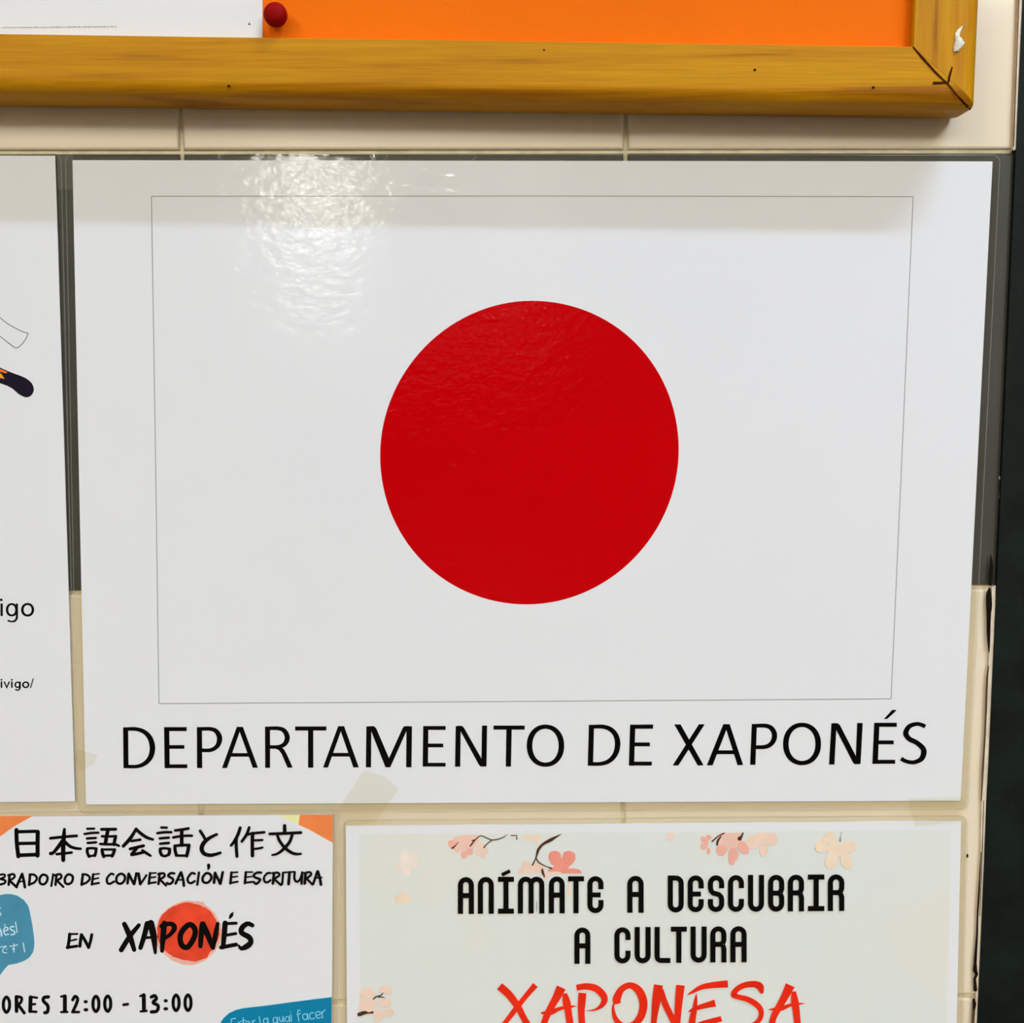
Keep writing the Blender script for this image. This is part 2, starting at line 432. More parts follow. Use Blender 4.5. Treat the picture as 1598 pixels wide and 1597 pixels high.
# jamb
jl = P(1591.5, 100, .002)[0]
ja, jb = P(1596, 0, .0015), P(1525.5, 1597, .0015)
jx = lambda v: jb[0] + (ja[0] - jb[0]) * (v - jb[1]) / (ja[1] - jb[1])
jmb = slab_uv('door_1', [(jx(-Z0), -Z0), (WALLR + .16, -Z0), (WALLR + .16, .7), (jx(.7), .7)], -.12, .0015, JAMB)
tag(jmb, kind='structure')
jm2 = box('door_frame_panel', WALLR + .16, WALLR + .9, .02, .10, 0, 2.2, JAMB, jmb)
tag(box('wall_side', WALLR + .0006, XR, .0, .12, 2.2, ZC, PLASTER), kind='structure')
tag(box('wall_far_side', WALLR + .9, XR, .0, .12, 0, 2.2, PLASTER), kind='structure')

# ------------------------------------------------------------------ notice board
TB = .018                               # depth of the moulding
oc = Vector(P(1424, 72, TB)); lf = Vector(P(0, 52, TB))
ex = (oc - lf).normalized(); ey = Vector((-ex.y, ex.x))
def bp(s, t): q = oc + ex * s + ey * t; return (q.x, q.y)     # board axes: s along the lower rail, t up
WB, WR = .0173, .0213
board = empty('notice_board', wpt(*bp(-.4, .3), 0))
tag(board, 'wood-framed orange notice board hanging above the flag sign', 'notice board')
BL, BT = -1.15, .75
slab_uv('backing_panel', [bp(BL, .002), bp(-.0005, .002), bp(-.0005, BT), bp(BL, BT)], .0015, .0125, matte('fibre_board', (150, 120, 80)), board)
slab_uv('orange_paper', [bp(BL + .001, -.0015), bp(.0012, -.0015), bp(.0012, BT), bp(BL + .001, BT)], .0127, .0145, ORANGE, board)
def prof():
    pts = [(0, .0150), (0, TB - .0006), (.02, TB)]
    pts += [(.74, TB - .0002)]
    for k in range(1, 9):
        a = k / 8 * PI / 2; pts.append((.74 + .26 * math.sin(a), TB - .0056 * (1 - math.cos(a)) - .0002))
    pts += [(.992, .004), (.965, .0012)]
    return pts
PR = prof()
def rail(name, which, mat):
    secs = []
    def far(f, w):      # far end of rail
        return bp(BL - WR * f, -WB * f) if which == 'b' else bp(WR * f, BT + WB * f)
    for k in range(-1, 6):
        sec = []
        for f, w in PR:
            r = .0014 * max(0, (f - .55) / .45) ** 1.6
            if k < 0: q = far(f, w)
            elif which == 'b':
                a = k / 5 * PI / 4
                q = bp(WR * f - r + r * math.sin(a) - .00006, -WB * f + r - r * math.cos(a))
            else:
                a = k / 5 * PI / 4
                q = bp(WR * f - r + r * math.cos(a) + .00006, -WB * f + r - r * math.sin(a))
            sec.append((q[0], q[1], w))
        secs.append(sec)
    vs = [wpt(*p) for s in secs for p in s]; n = len(PR); fs = []
    for a in range(len(secs) - 1):
        for i in range(n):
            j = (i + 1) % n
            fs.append((a*n + i, a*n + j, (a+1)*n + j, (a+1)*n + i))
    fs.append(tuple(range(n))); fs.append(tuple(range((len(secs)-1)*n, len(secs)*n)))
    me = bpy.data.meshes.new(name); me.from_pydata(vs, [], fs); me.update()
    import bmesh
    bm = bmesh.new(); bm.from_mesh(me); bmesh.ops.recalc_face_normals(bm, faces=bm.faces[:]); bm.to_mesh(me); bm.free()
    for p in me.polygons: p.use_smooth = len(p.vertices) == 4
    try: me.set_sharp_from_angle(angle=math.radians(28))
    except Exception: pass
    o = link(name, me, mat, board)
    return o
rail('frame_rail', 'b', wood('pine_lower_rail', 0, 3.1))
rail('frame_rail', 'r', wood('pine_side_rail', 2, 8.4))
# the two rails out of the frame (top and left) close the board
WTOP = wood('pine_far_rail', 0, 5.0)
slab_uv('frame_rail', [bp(BL - WR, BT), bp(WR, BT), bp(WR, BT + WB), bp(BL - WR, BT + WB)], .0012, TB, WTOP, board)
slab_uv('frame_rail', [bp(BL - WR, 0), bp(BL, 0), bp(BL, BT), bp(BL - WR, BT)], .0012, TB, WTOP, board)
DARKWOOD = matte('dark_seam', (70, 30, 8), k=.9, var=.2, scale=300, rough=.9, spec=.05)
g = Ink(TB + .00004)
g.line([(1424.5, 73, 2.5), (1440, 91, 4.2), (1460, 113, 3.2), (1480, 132, 2.6), (1496, 152, 3)], smooth=False, cap=False)
g.line([(1486, 105, 2.2), (1482.5, 117, 3.4), (1480, 128, 3.4)]).line([(1457.5, 129.5, 4.2), (1468, 129.3, 3.4), (1478, 129, 2.8)])
g.build('mitre_seam', DARKWOOD, board, 'dark mitre joint with pencilled arrow')
def rail_px(x, y):
    """the 3-D point of the rounded lower moulding seen at a pixel (marched along the ray)"""
    best = None
    for k in range(400):
        w = TB - k * TB / 400
        u, v = P(x, y, w); d = Vector((u, v)) - oc
        f = -d.dot(ey) / WB
        ww = 0
        for (f0, w0), (f1, w1) in zip(PR[1:], PR[2:]):
            if f0 <= f <= f1 and f1 > f0: ww = w0 + (w1 - w0) * (f - f0) / (f1 - f0); break
        if w <= ww: return wpt(u, v, w)
    return wpt(*P(x, y, TB), TB)
vs = []; fs = []
sm = [(1496, 152, 3), (1503, 160, 3.4), (1509, 166.5, 3.6), (1514, 171.5, 3)]
for x, y, w_ in sm:
    for sgn in (-1, 1):
        q = rail_px(x + sgn * w_ * .4, y - sgn * w_ * .4); vs.append((q[0], q[1] - .00012, q[2]))
for i in range(len(sm) - 1): fs.append((2*i, 2*i+1, 2*i+3, 2*i+2))
mesh('mitre_seam', vs, fs, DARKWOOD, board)
for x, y, r in ((357, 134.5, 2.3), (849, 78, 1.8), (1178, 109, 2.2), (1363, 136.5, 2.4)):
    Ink(TB + .00005).ell(x, y, r, r * .8, wob=.12).build('nail_hole', GAP, board)
# blob of white filler on the side rail
def blob():
    cx = [(1507, 39, 1.5), (1502, 41, 3), (1498, 46, 5), (1494.5, 52, 6), (1494, 57, 5), (1496, 62, 8), (1496.5, 69, 12), (1494.5, 76, 10), (1492.5, 80.5, 5)]
    vs, fs = [], []; n = 9
    for x, y, w_ in cx:
        for k in range(n):
            a = k / (n - 1) * PI
            u, v = P(x - w_ * .72 * math.cos(a) + random.uniform(-.5, .5), y + .25 * w_ * math.cos(a) * .6, TB)
            vs.append(wpt(u, v, TB - .0001 + .0009 * math.sin(a) * min(1, w_ / 8) * random.uniform(.8, 1.2)))
    for i in range(len(cx) - 1):
        for k in range(n - 1):
            fs.append((i*n + k, (i+1)*n + k, (i+1)*n + k + 1, i*n + k + 1))
    return mesh('filler_blob', vs, fs, matte('white_filler', (236, 228, 212), var=.12, scale=500, bump=.0003, bscale=900), board, smooth=True)
blob()['label'] = 'white blob of dried filler'

# sheet pinned on the board, and its red pin
wS = .0152
sheet = slab_px('pinned_sheet', [(-420, -330), (409, -330), (409.3, 20), (409.5, 60), (-420, 60)], .0146, wS, PLAIN)
tag(sheet, 'plain white paper sheet pinned on the orange board', 'paper sheet')
g = Ink(wS + .00003)
x = 2.0
while x < 182:
    l = random.choice((1.6, 2.2, 1.2)); y = 43.4 - x * .0085
    g.rect(x, y - random.uniform(.6, 1.3), x + l, y + .6); x += l + random.choice((.9, 1.2, 1.8))
g.build('fine_print', matte('grey_fine_print', (140, 140, 142), rough=.9), sheet)
g = Ink(wS + .00003).poly([(389, 34.5), (391.2, 39), (386.8, 39)])
g.build('ink_speck', matte('ink_speck', (80, 70, 76), rough=.9), sheet)
def pin():
    pu, pv = P(427, 17.8, .022)
    e = empty('push_pin', wpt(pu, pv, .0145))
    tag(e, 'dark red round push pin at the edge of the pinned sheet', 'push pin')
    vs, fs = [], []; n = 32
    pr = [(.0014, .0146), (.0014, .0165), (.0030, .0172), (.0035, .0185), (.0035, .0200), (.0030, .0212), (.0018, .0219), (.0001, .0221)]
    for r, w in pr:
        for k in range(n):
            a = 2 * PI * k / n; vs.append(wpt(pu + r * math.cos(a), pv + r * math.sin(a), w))
    for i in range(len(pr) - 1):
        for k in range(n): fs.append((i*n + k, i*n + (k+1) % n, (i+1)*n + (k+1) % n, (i+1)*n + k))
    fs.append(tuple(range((len(pr)-1)*n, len(pr)*n)))
    mesh('pin_head', vs, fs, matte('red_plastic', (146, 2, 2), k=1, rough=.6, spec=.08), e, smooth=True)
pin()

# ------------------------------------------------------------------ laminated sheets
def lerp_in(px, cx, cy, d):
    return px
def rounded(x0, y0, x1, y1, r, n=5):
    pts = []
    for cx, cy, a0 in ((x1 - r, y0 + r, -90), (x1 - r, y1 - r, 0), (x0 + r, y1 - r, 90), (x0 + r, y0 + r, 180)):
        for k in range(n):
            a = math.radians(a0 + 90 * k / (n - 1)); pts.append((cx + r * math.cos(a), cy + r * math.sin(a)))
    return pts
def quadmap(c, fx, fy):
    """bilinear point in the quad c = TL, TR, BR, BL"""
    t = [c[0][i] * (1 - fx) + c[1][i] * fx for i in (0, 1)]; b = [c[3][i] * (1 - fx) + c[2][i] * fx for i in (0, 1)]
    return (t[0] * (1 - fy) + b[0] * fy, t[1] * (1 - fy) + b[1] * fy)
def laminated(name, label, paper, pouch, w0=.0004, r=12, cat='sign'):
    """paper: 4 px corners TL TR BR BL; pouch: outer px corners; film margin with rounded corners around it"""
    w1 = w0 + .0006
    cx = sum(p[0] for p in paper) / 4; cy = sum(p[1] for p in paper) / 4
    u, v = P(cx, cy, w0)
    e = empty(name, wpt(u, v, w0)); tag(e, label, cat)
    nn = 8; pp = []
    for i in range(4):
        a, b = paper[i], paper[(i + 1) % 4]
        for k in range(nn): pp.append((a[0] + (b[0]-a[0]) * k / nn, a[1] + (b[1]-a[1]) * k / nn))
    slab_uv('paper', [P(x, y, w1) for x, y in pp], w0 + .0001, w1, PAPER, e)
    # margin
    Wd = math.dist(pouch[0], pouch[1]); Hd = math.dist(pouch[0], pouch[3])
    ro = rounded(0, 0, Wd, Hd, r)
    outer = [quadmap(pouch, x / Wd, y / Hd) for x, y in ro]
    inner = []
    for k, c in enumerate((1, 2, 3, 0)):
        inner += [paper[c]] * 5
    outer = [P(x, y, w1) for x, y in outer][::-1]; inner = [P(x, y, w1) for x, y in inner][::-1]
    ring_uv('laminate_margin', outer, inner, w0 + .0001, w1 - .0001, FILM, e)
    ed = Ink(w1 + .00001)
    q = [quadmap(pouch, x / Wd, y / Hd) for x, y in rounded(1, 1, Wd - 1, Hd - 1, r)]
    ed.line(q, 1.3, smooth=False, closed=True)
    ed.build('laminate_edge', FILMEDGE, e, 'thin light rim of the clear film')
    return e, w1 + .00003

# ---- main sign
flag, wi = laminated('flag_sign', 'laminated sign with a red disc flag and a large black department title', [(113, 250), (1549, 252), (1499, 1250), (134, 1256)],
                     [(101, 240), (1562, 241), (1511, 1264), (121, 1270)])
g = Ink(wi).line([(236, 306.5), (830, 306), (1425.5, 307)], 1.5, smooth=False, cap=False).line([(1425, 307), (1408, 700), (1390.5, 1091)], 1.5, smooth=False, cap=False)
g.line([(1390.5, 1091), (820, 1095), (248, 1098.5)], 1.5, smooth=False, cap=False).line([(248, 1098.5), (242.5, 700), (236.3, 306.5)], 1.5, smooth=False, cap=False)
g.build('flag_outline', GREYLINE, flag, 'thin grey rectangle around the flag')
g = Ink(wi)
pts = []
for i in range(120):
    t = 2 * PI * i / 120
    c, s_ = math.cos(t), math.sin(t)
    pts.append((826.2 + 233 * c + 4.0 * s_ * s_ * (1 if s_ < 0 else -1) * 1.0, 706.5 + 237 * s_ - 4.5 * c * c * (1 if c > 0 else -1) + 0))
g.poly(pts)
g.build('red_disc', RED, flag, 'large plain red disc')

g = Ink(wi + .00002)
g.at(180, 1120, 6.658)
g.poly([(80, 102), (133, 102), (137, 528), (84, 528)]).line([(110, 121, 38), (215, 121, 40), (300, 150, 46), (360, 215, 54), (385, 310, 58), (368, 405, 54), (310, 475, 46), (225, 509, 38), (110, 509, 38)], cap=False)
g.poly([(505, 100), (560, 100), (565, 528), (512, 528)]).rect(507, 100, 742, 142).rect(510, 287, 718, 326).rect(513, 487, 748, 527)
g.poly([(847, 100), (900, 100), (903, 526), (848, 526)]).line([(870, 120, 38), (985, 119, 40), (1050, 145, 48), (1083, 215, 56), (1060, 295, 48), (990, 339, 40), (880, 340, 38)], cap=False)
g.poly([(1262, 97), (1325, 97), (1292, 150), (1160, 526), (1108, 526)]).poly([(1262, 97), (1325, 97), (1482, 523), (1428, 523), (1292, 150)]).rect(1190, 370, 1395, 408)
g.at(400, 1120, 6.658)
g.poly([(90, 95), (143, 95), (143, 523), (92, 523)]).line([(110, 114, 38), (225, 113, 40), (290, 138, 48), (321, 205, 54), (300, 270, 48), (235, 304, 38), (120, 306, 38)], cap=False)
g.poly([(200, 300), (262, 308), (290, 335), (318, 385), (378, 520), (325, 523), (262, 378), (235, 340), (200, 325)])
g.rect(403, 93, 728, 136).poly([(538, 120), (592, 120), (592, 522), (538, 522)])
g.poly([(850, 90), (912, 90), (878, 145), (745, 520), (693, 520)]).poly([(850, 90), (912, 90), (1065, 518), (1008, 520), (878, 145)]).rect(780, 368, 980, 406)
g.poly([(1143, 92), (1195, 92), (1192, 518), (1138, 518)]).poly([(1170, 90), (1222, 90), (1245, 110), (1382, 430), (1372, 518), (1342, 518), (1192, 140)])
g.poly([(1375, 430), (1520, 110), (1535, 90), (1600, 90), (1560, 140), (1392, 518), (1345, 518)]).poly([(1560, 92), (1618, 92), (1612, 518), (1556, 518)])
g.at(640, 1120, 6.392)
g.poly([(130, 85), (182, 85), (178, 490), (125, 490)]).rect(130, 85, 355, 124).rect(130, 260, 331, 298).rect(125, 452, 354, 490)
g.poly([(455, 85), (505, 85), (500, 491), (448, 491)]).poly([(475, 83), (515, 83), (535, 98), (712, 410), (762, 480), (755, 490), (705, 490), (685, 470), (510, 150)]).poly([(717, 80), (768, 80), (762, 488), (711, 440)])
g.rect(832, 80, 1143, 121).poly([(960, 100), (1014, 100), (1006, 490), (954, 490)])
g.ring(1350, 281, 187, 211, 131, 168, e=2.12)
g.at(900, 1110, 5.707)
g.poly([(108, 122), (155, 122), (145, 487), (98, 487)]).line([(130, 140, 34), (235, 139, 36), (305, 165, 42), (350, 220, 46), (364, 295, 50), (345, 380, 46), (290, 443, 40), (215, 469, 34), (115, 470, 34)], cap=False)
g.poly([(475, 122), (522, 122), (511, 486), (464, 486)]).poly([(475, 121), (680, 119), (680, 157), (475, 158)]).rect(470, 279, 652, 314).rect(466, 450, 669, 485)
g.poly([(868, 118), (925, 118), (1130, 483), (1078, 485)]).poly([(1088, 117), (1140, 117), (905, 485), (853, 485)])
g.poly([(1305, 116), (1362, 116), (1332, 168), (1210, 483), (1158, 483)]).poly([(1305, 116), (1362, 116), (1482, 480), (1432, 482), (1332, 168)]).rect(1232, 349, 1410, 384)
g.at(1160, 1100, 5.327)
g.poly([(70, 160), (113, 160), (100, 500), (56, 500)]).line([(90, 176, 32), (185, 175, 34), (237, 200, 40), (259, 255, 44), (240, 315, 40), (185, 350, 34), (85, 353, 32)], cap=False)
g.ring(487.5, 326.5, 158, 176.5, 111, 140.5, e=2.12)
g.poly([(732, 155), (775, 155), (757, 497), (712, 497)]).poly([(742, 153), (785, 154), (803, 170), (937, 430), (975, 480), (968, 494), (925, 494), (910, 478), (770, 205)]).poly([(946, 152), (992, 152), (974, 490), (934, 450)])
g.poly([(1088, 150), (1132, 150), (1117, 492), (1072, 492)]).rect(1088, 150, 1275, 184).rect(1082, 297, 1250, 329).rect(1075, 458, 1262, 491).poly([(1236, 43), (1272, 43), (1262, 58), (1195, 118), (1167, 120)])
g.line([(1512, 182, 34), (1485, 168, 32), (1440, 160, 32), (1380, 180, 38), (1350, 235, 44), (1378, 283, 42), (1440, 315, 40), (1490, 360, 44), (1500, 400, 46), (1480, 450, 42), (1430, 476, 34), (1385, 478, 32), (1340, 465, 32), (1310, 447, 34)], cap=False)
g.build('title_lettering', INK, flag, 'black capitals DEPARTAMENTO DE XAPONÉS')

# ---- page to the left of the flag sign
page, wi = laminated('laminated_page', 'laminated white page cut off by the photo edge, with a dark rounded handle drawing', [(-900, 241), (86, 243), (117, 1251), (-830, 1262)],
                     [(-912, 232), (96, 239), (120.5, 1263), (-842, 1275)], w0=.00035)
LINEG = print_mat('grey_outline_ink', (110, 112, 110))
g = Ink(wi).at(0, 480, 9.98)
g.line([(-260, -60), (-120, 60), (0, 158), (100, 240), (250, 328), (350, 375), (440, 405)], 13).line([(440, 405), (392, 505), (325, 588), (285, 618), (255, 630), (215, 612), (0, 450), (-150, 330), (-260, 240)], 13)
g.build('outline_drawing', LINEG, page, 'grey outline of a curved tube')
g = Ink(wi).at(0, 480, 9.98)
top = [(-260, 840), (-100, 895), (0, 935), (110, 985), (250, 1040), (330, 1068), (400, 1100), (450, 1135), (495, 1180), (520, 1230), (528, 1290), (510, 1340), (480, 1378), (440, 1398), (395, 1400), (340, 1378), (285, 1345), (235, 1300), (190, 1262), (110, 1220), (0, 1180), (-100, 1150), (-260, 1110)]
g.poly(top).build('handle_print', print_mat('dark_navy_ink', (28, 22, 38), k=1.0), page, 'dark navy rounded handle')
g = Ink(wi + .00003).at(0, 480, 9.98)
g.poly([(-260, 860), (-100, 905), (-5, 950), (70, 985), (118, 1012), (85, 1025), (35, 1010), (-60, 990), (-260, 960)])
g.build('orange_flame', print_mat('orange_flame_ink', (238, 120, 30)), page, 'orange pointed flame pattern')
g = Ink(wi + .00003).at(0, 480, 9.98)
g.poly([(-260, 980), (-60, 1000), (0, 1020), (30, 1045), (72, 1115), (20, 1100), (-60, 1110), (-260, 1080)])
g.build('yellow_flame', print_mat('yellow_flame_ink', (228, 158, 40)), page, 'amber pointed flame pattern')
g = Ink(wi).at(0, 920, 9.4)
g.line([(24, 208), (24, 392)], 34, cap=False).ell(18, 155, 20, 20)
g.ring(172, 300, 86, 98, 50, 68, e=2.15).line([(248, 208, 32), (248, 390, 32), (238, 440, 32), (205, 468, 28), (165, 472, 24), (112, 458, 26)], cap=False)
g.ring(405, 300, 96, 100, 58, 68, e=2.1)
g.line([(22, 1352), (22, 1446)], 24, cap=False).ell(22, 1328, 14, 13).line([(60, 1352), (99, 1440), (138, 1352)], 22, smooth=False, cap=False, mitre=True)
g.line([(174, 1352), (174, 1446)], 24, cap=False).ell(174, 1328, 14, 13)
g.ring(258, 1400, 46, 48, 22, 27).line([(294, 1352, 24), (294, 1440, 24), (282, 1468, 22), (258, 1480, 20), (222, 1470, 20)], cap=False)
g.ring(378, 1400, 54, 50, 28, 28).line([(446, 1448), (490, 1308)], 16, cap=False)
g.build('page_lettering', INK, page, 'black words ending in igo and ivigo/')

# ---- workshop poster (lower left)
work, wi = laminated('workshop_poster', 'laminated language workshop poster with blue speech bubbles and a brushed red circle', [(-520, 1278), (519.5, 1272), (516, 2080), (-500, 2085)],
                     [(-532, 1270), (530, 1264.5), (528, 2092), (-512, 2097)], w0=.0004, cat='poster')
OR = print_mat('poster_orange_ink', (238, 132, 72), var=.05, scale=120)
g = Ink(wi).poly([(-200, 1275), (51, 1274), (38, 1281), (20, 1291.5), (0, 1306), (-30, 1330), (-60, 1365), (-200, 1400)])
g.build('corner_print', OR, work, 'orange corner shape')
g = Ink(wi).at(350, 1270, 8.872).poly([(1045, 20), (1502, 18), (1500, 405), (1340, 315), (1180, 225), (1030, 155)])
g.build('corner_print', OR, work, 'orange corner shape beside a yellow wedge')
g = Ink(wi).at(350, 1270, 8.872).poly([(740, 24), (1044, 20), (1030, 150), (960, 120), (860, 75)])
g.build('wedge_print', print_mat('pale_yellow_ink', (232, 232, 168)), work, 'pale yellow wedge')
g = Ink(wi); g.kw = 1.16
g.at(0, 1270, 9.98)
g.lines([([(255, 255), (262, 460), (285, 668)], 56), ([(255, 285), (560, 278), (592, 290)], 46), ([(588, 285), (585, 460), (585, 655)], 58, {}), ([(280, 467), (570, 462)], 46), ([(285, 650), (560, 640)], 52)])
g.lines([([(1003, 245, 40), (995, 350, 56), (985, 500, 62), (985, 725, 56)], None), ([(785, 385), (1000, 362), (1195, 347)], 40), ([(975, 430, 60), (890, 540, 50), (830, 610, 46), (790, 622, 50)], None), ([(1010, 440, 46), (1090, 510, 44), (1175, 540, 40), (1255, 548, 36)], None), ([(885, 632), (1115, 608)], 38)])
g.at(130, 1270, 9.98)
g.lines([([(62, 237), (170, 234)], 32), ([(20, 318), (130, 302), (235, 298)], 34), ([(58, 388), (195, 380)], 34), ([(68, 457), (200, 448)], 34), ([(62, 560), (65, 610), (90, 668)], 42), ([(60, 545), (130, 538), (205, 545)], 36), ([(200, 545), (195, 600), (180, 655)], 42), ([(85, 665), (185, 650)], 34)])
g.lines([([(285, 245), (505, 243)], 42), ([(385, 255), (365, 350), (345, 470)], 52), ([(292, 352), (400, 355), (510, 352)], 36), ([(505, 355), (490, 420), (480, 480)], 46), ([(265, 472), (400, 477), (500, 480), (555, 500)], 36), ([(295, 560), (300, 610), (318, 668)], 46), ([(290, 558), (490, 558)], 34), ([(488, 562), (470, 620), (450, 660)], 46), ([(310, 655), (455, 650)], 34)])
g.lines([([(825, 235, 40), (740, 375, 50), (625, 505, 46)], None), ([(822, 240, 44), (900, 310, 46), (990, 370, 44), (1085, 402, 36)], None), ([(752, 425), (890, 405)], 36), ([(732, 548), (850, 520), (940, 500)], 42), ([(830, 540), (755, 635)], 46), ([(760, 640), (860, 620), (940, 600)], 42), ([(925, 575, 40), (985, 615, 42), (1050, 655, 34)], None)])
g.at(240, 1270, 9.98)
g.lines([([(118, 215), (205, 217)], 34), ([(58, 303), (160, 290), (275, 288)], 36), ([(95, 385), (235, 372)], 36), ([(102, 467), (235, 455)], 36), ([(102, 560), (105, 600), (125, 645)], 44), ([(100, 545), (170, 538), (250, 548)], 36), ([(248, 550), (245, 600), (235, 635)], 44), ([(122, 645), (175, 660), (235, 635)], 36)])
g.lines([([(335, 260), (450, 245), (542, 228)], 38), ([(437, 250), (437, 490)], 50), ([(305, 368), (460, 345), (595, 342)], 36), ([(332, 500), (335, 570), (355, 645)], 44), ([(330, 500), (440, 488), (550, 488)], 40), ([(550, 490), (535, 570), (515, 655)], 48), ([(350, 650), (515, 652)], 36)])
g.lines([([(725, 268), (765, 330), (808, 405)], 42), ([(982, 322, 38), (900, 360, 44), (830, 405, 52), (770, 470, 58), (748, 550, 58), (785, 618, 54), (870, 645, 50), (960, 632, 44), (1038, 608, 38)], None)])
g.at(350, 1270, 8.872)
g.lines([([(222, 195, 38), (190, 290, 40), (140, 385, 40), (95, 438, 32)], None), ([(168, 345), (168, 460), (178, 590)], 38), ([(347, 190, 34), (312, 285, 38), (245, 382, 34)], None), ([(310, 290), (400, 270), (555, 255)], 32), ([(395, 270), (390, 400), (392, 580)], 42), ([(410, 367), (530, 363)], 28), ([(410, 487), (470, 480), (530, 468)], 28)])
g.lines([([(837, 165), (838, 265)], 42), ([(632, 278), (850, 270), (1062, 260)], 36), ([(738, 295, 34), (765, 370, 36), (840, 470, 38), (930, 535, 38), (1000, 556, 34), (1062, 553, 26)], None), ([(940, 295, 36), (905, 390, 38), (820, 490, 38), (740, 550, 32), (665, 570, 24)], None)])
g.build('kanji_lettering', INK, work, 'black handwritten Japanese title line')

g = Ink(wi); g.kw = 1.34
g.at(0, 1270, 9.98)
BR = [([(-40, 960), (60, 948), (72, 985), (10, 1018)], 26), ([(0, 1018), (78, 1042), (70, 1085), (-30, 1112)], 28),
 ([(150, 955), (135, 1110)], 30), ([(128, 962), (208, 945), (225, 990), (150, 1045)], 28), ([(150, 1045), (260, 1148)], 30),
 ([(262, 1130), (300, 1040), (342, 945)], 32), ([(345, 940), (370, 1040), (388, 1148)], 32), ([(292, 1065), (385, 1050)], 20),
 ([(468, 955), (455, 1110)], 32), ([(460, 950), (535, 955), (575, 1010), (530, 1075), (450, 1105)], 28),
 ([(690, 952), (738, 985), (730, 1055), (680, 1102), (625, 1082), (618, 1015), (650, 962)], 30, CL),
 ([(828, 945), (815, 1040), (800, 1128)], 26),
 ([(880, 960), (865, 1110)], 30), ([(850, 962), (938, 945), (955, 995), (885, 1043)], 28), ([(885, 1040), (988, 1142)], 28),
 ([(1085, 948), (1133, 980), (1125, 1055), (1072, 1098), (1018, 1078), (1012, 1010), (1045, 958)], 30, CL),
 ([(1290, 950), (1272, 1108)], 32), ([(1285, 945), (1360, 955), (1400, 1010), (1350, 1072), (1272, 1103)], 28),
 ([(1452, 945), (1432, 1105)], 30), ([(1445, 948), (1545, 938)], 20), ([(1440, 1025), (1535, 1003)], 20), ([(1435, 1098), (1542, 1080)], 26)]
g.lines(BR)
g.at(130, 1270, 9.98)
g.lines([([(472, 948), (430, 938), (372, 1005), (375, 1075), (415, 1092), (478, 1058)], 28), ([(608, 940), (648, 975), (640, 1045), (580, 1092), (522, 1065), (520, 990), (560, 945)], 30, CL),
 ([(708, 935), (690, 1085)], 32), ([(708, 935), (790, 1098)], 32), ([(828, 930), (795, 1095)], 32), ([(862, 935), (888, 1095)], 34), ([(985, 958), (895, 1095)], 26),
 ([(1042, 925), (1022, 1090)], 30), ([(1035, 928), (1132, 922)], 20), ([(1030, 1000), (1128, 985)], 20), ([(1022, 1085), (1130, 1068)], 26),
 ([(1192, 930), (1172, 1095)], 30), ([(1168, 942), (1250, 928), (1265, 975), (1190, 1025)], 28), ([(1190, 1020), (1290, 1118)], 28),
 ([(1418, 930), (1360, 928), (1325, 970), (1395, 1015), (1392, 1062), (1345, 1095), (1305, 1080)], 30),
 ([(1440, 1085), (1480, 1000), (1520, 915)], 32), ([(1525, 915), (1555, 1020), (1568, 1122)], 32), ([(1465, 1032), (1560, 1028)], 20)])
g.at(240, 1270, 9.98)
g.lines([([(640, 935), (590, 925), (532, 1000), (540, 1065), (585, 1080), (638, 1050)], 28), ([(705, 915), (692, 1010), (680, 1105)], 28),
 ([(840, 925), (890, 955), (895, 1015), (840, 1072), (775, 1062), (762, 1000), (800, 940)], 30, CL), ([(855, 800, 38), (858, 830, 36), (850, 862, 22)], None),
 ([(955, 920), (940, 1075)], 32), ([(955, 920), (1035, 1088)], 32), ([(1075, 912), (1040, 1088)], 32),
 ([(1212, 915), (1195, 1085)], 30), ([(1210, 915), (1308, 910)], 20), ([(1200, 990), (1305, 975)], 20), ([(1190, 1078), (1308, 1058)], 24)])
g.at(350, 1270, 8.872)
g.lines([([(300, 810), (288, 960)], 27), ([(300, 808), (393, 808)], 17), ([(290, 880), (383, 868)], 17), ([(285, 955), (388, 942)], 22),
 ([(512, 815), (455, 815), (410, 850), (430, 882), (495, 905), (478, 945), (440, 970), (410, 945)], 26),
 ([(640, 820), (595, 825), (552, 880), (562, 938), (600, 948), (640, 920)], 24),
 ([(690, 820), (675, 965)], 28), ([(670, 822), (745, 815), (760, 855), (690, 900)], 24), ([(690, 900), (785, 985)], 24),
 ([(815, 815), (810, 900), (802, 975)], 24), ([(820, 812), (980, 802)], 18), ([(905, 810), (892, 972)], 30),
 ([(978, 815), (972, 890), (1000, 940), (1050, 910), (1078, 830)], 25), ([(1080, 812), (1072, 968)], 26),
 ([(1128, 820), (1115, 965)], 28), ([(1110, 820), (1185, 808), (1203, 845), (1140, 893)], 24), ([(1140, 893), (1222, 978)], 24),
 ([(1232, 970), (1262, 885), (1290, 798)], 26), ([(1297, 795), (1325, 890), (1340, 980)], 28), ([(1250, 890), (1350, 880)], 18)])
g.build('subtitle_lettering', INK, work, 'black brushed capitals, last words E ESCRITURA')

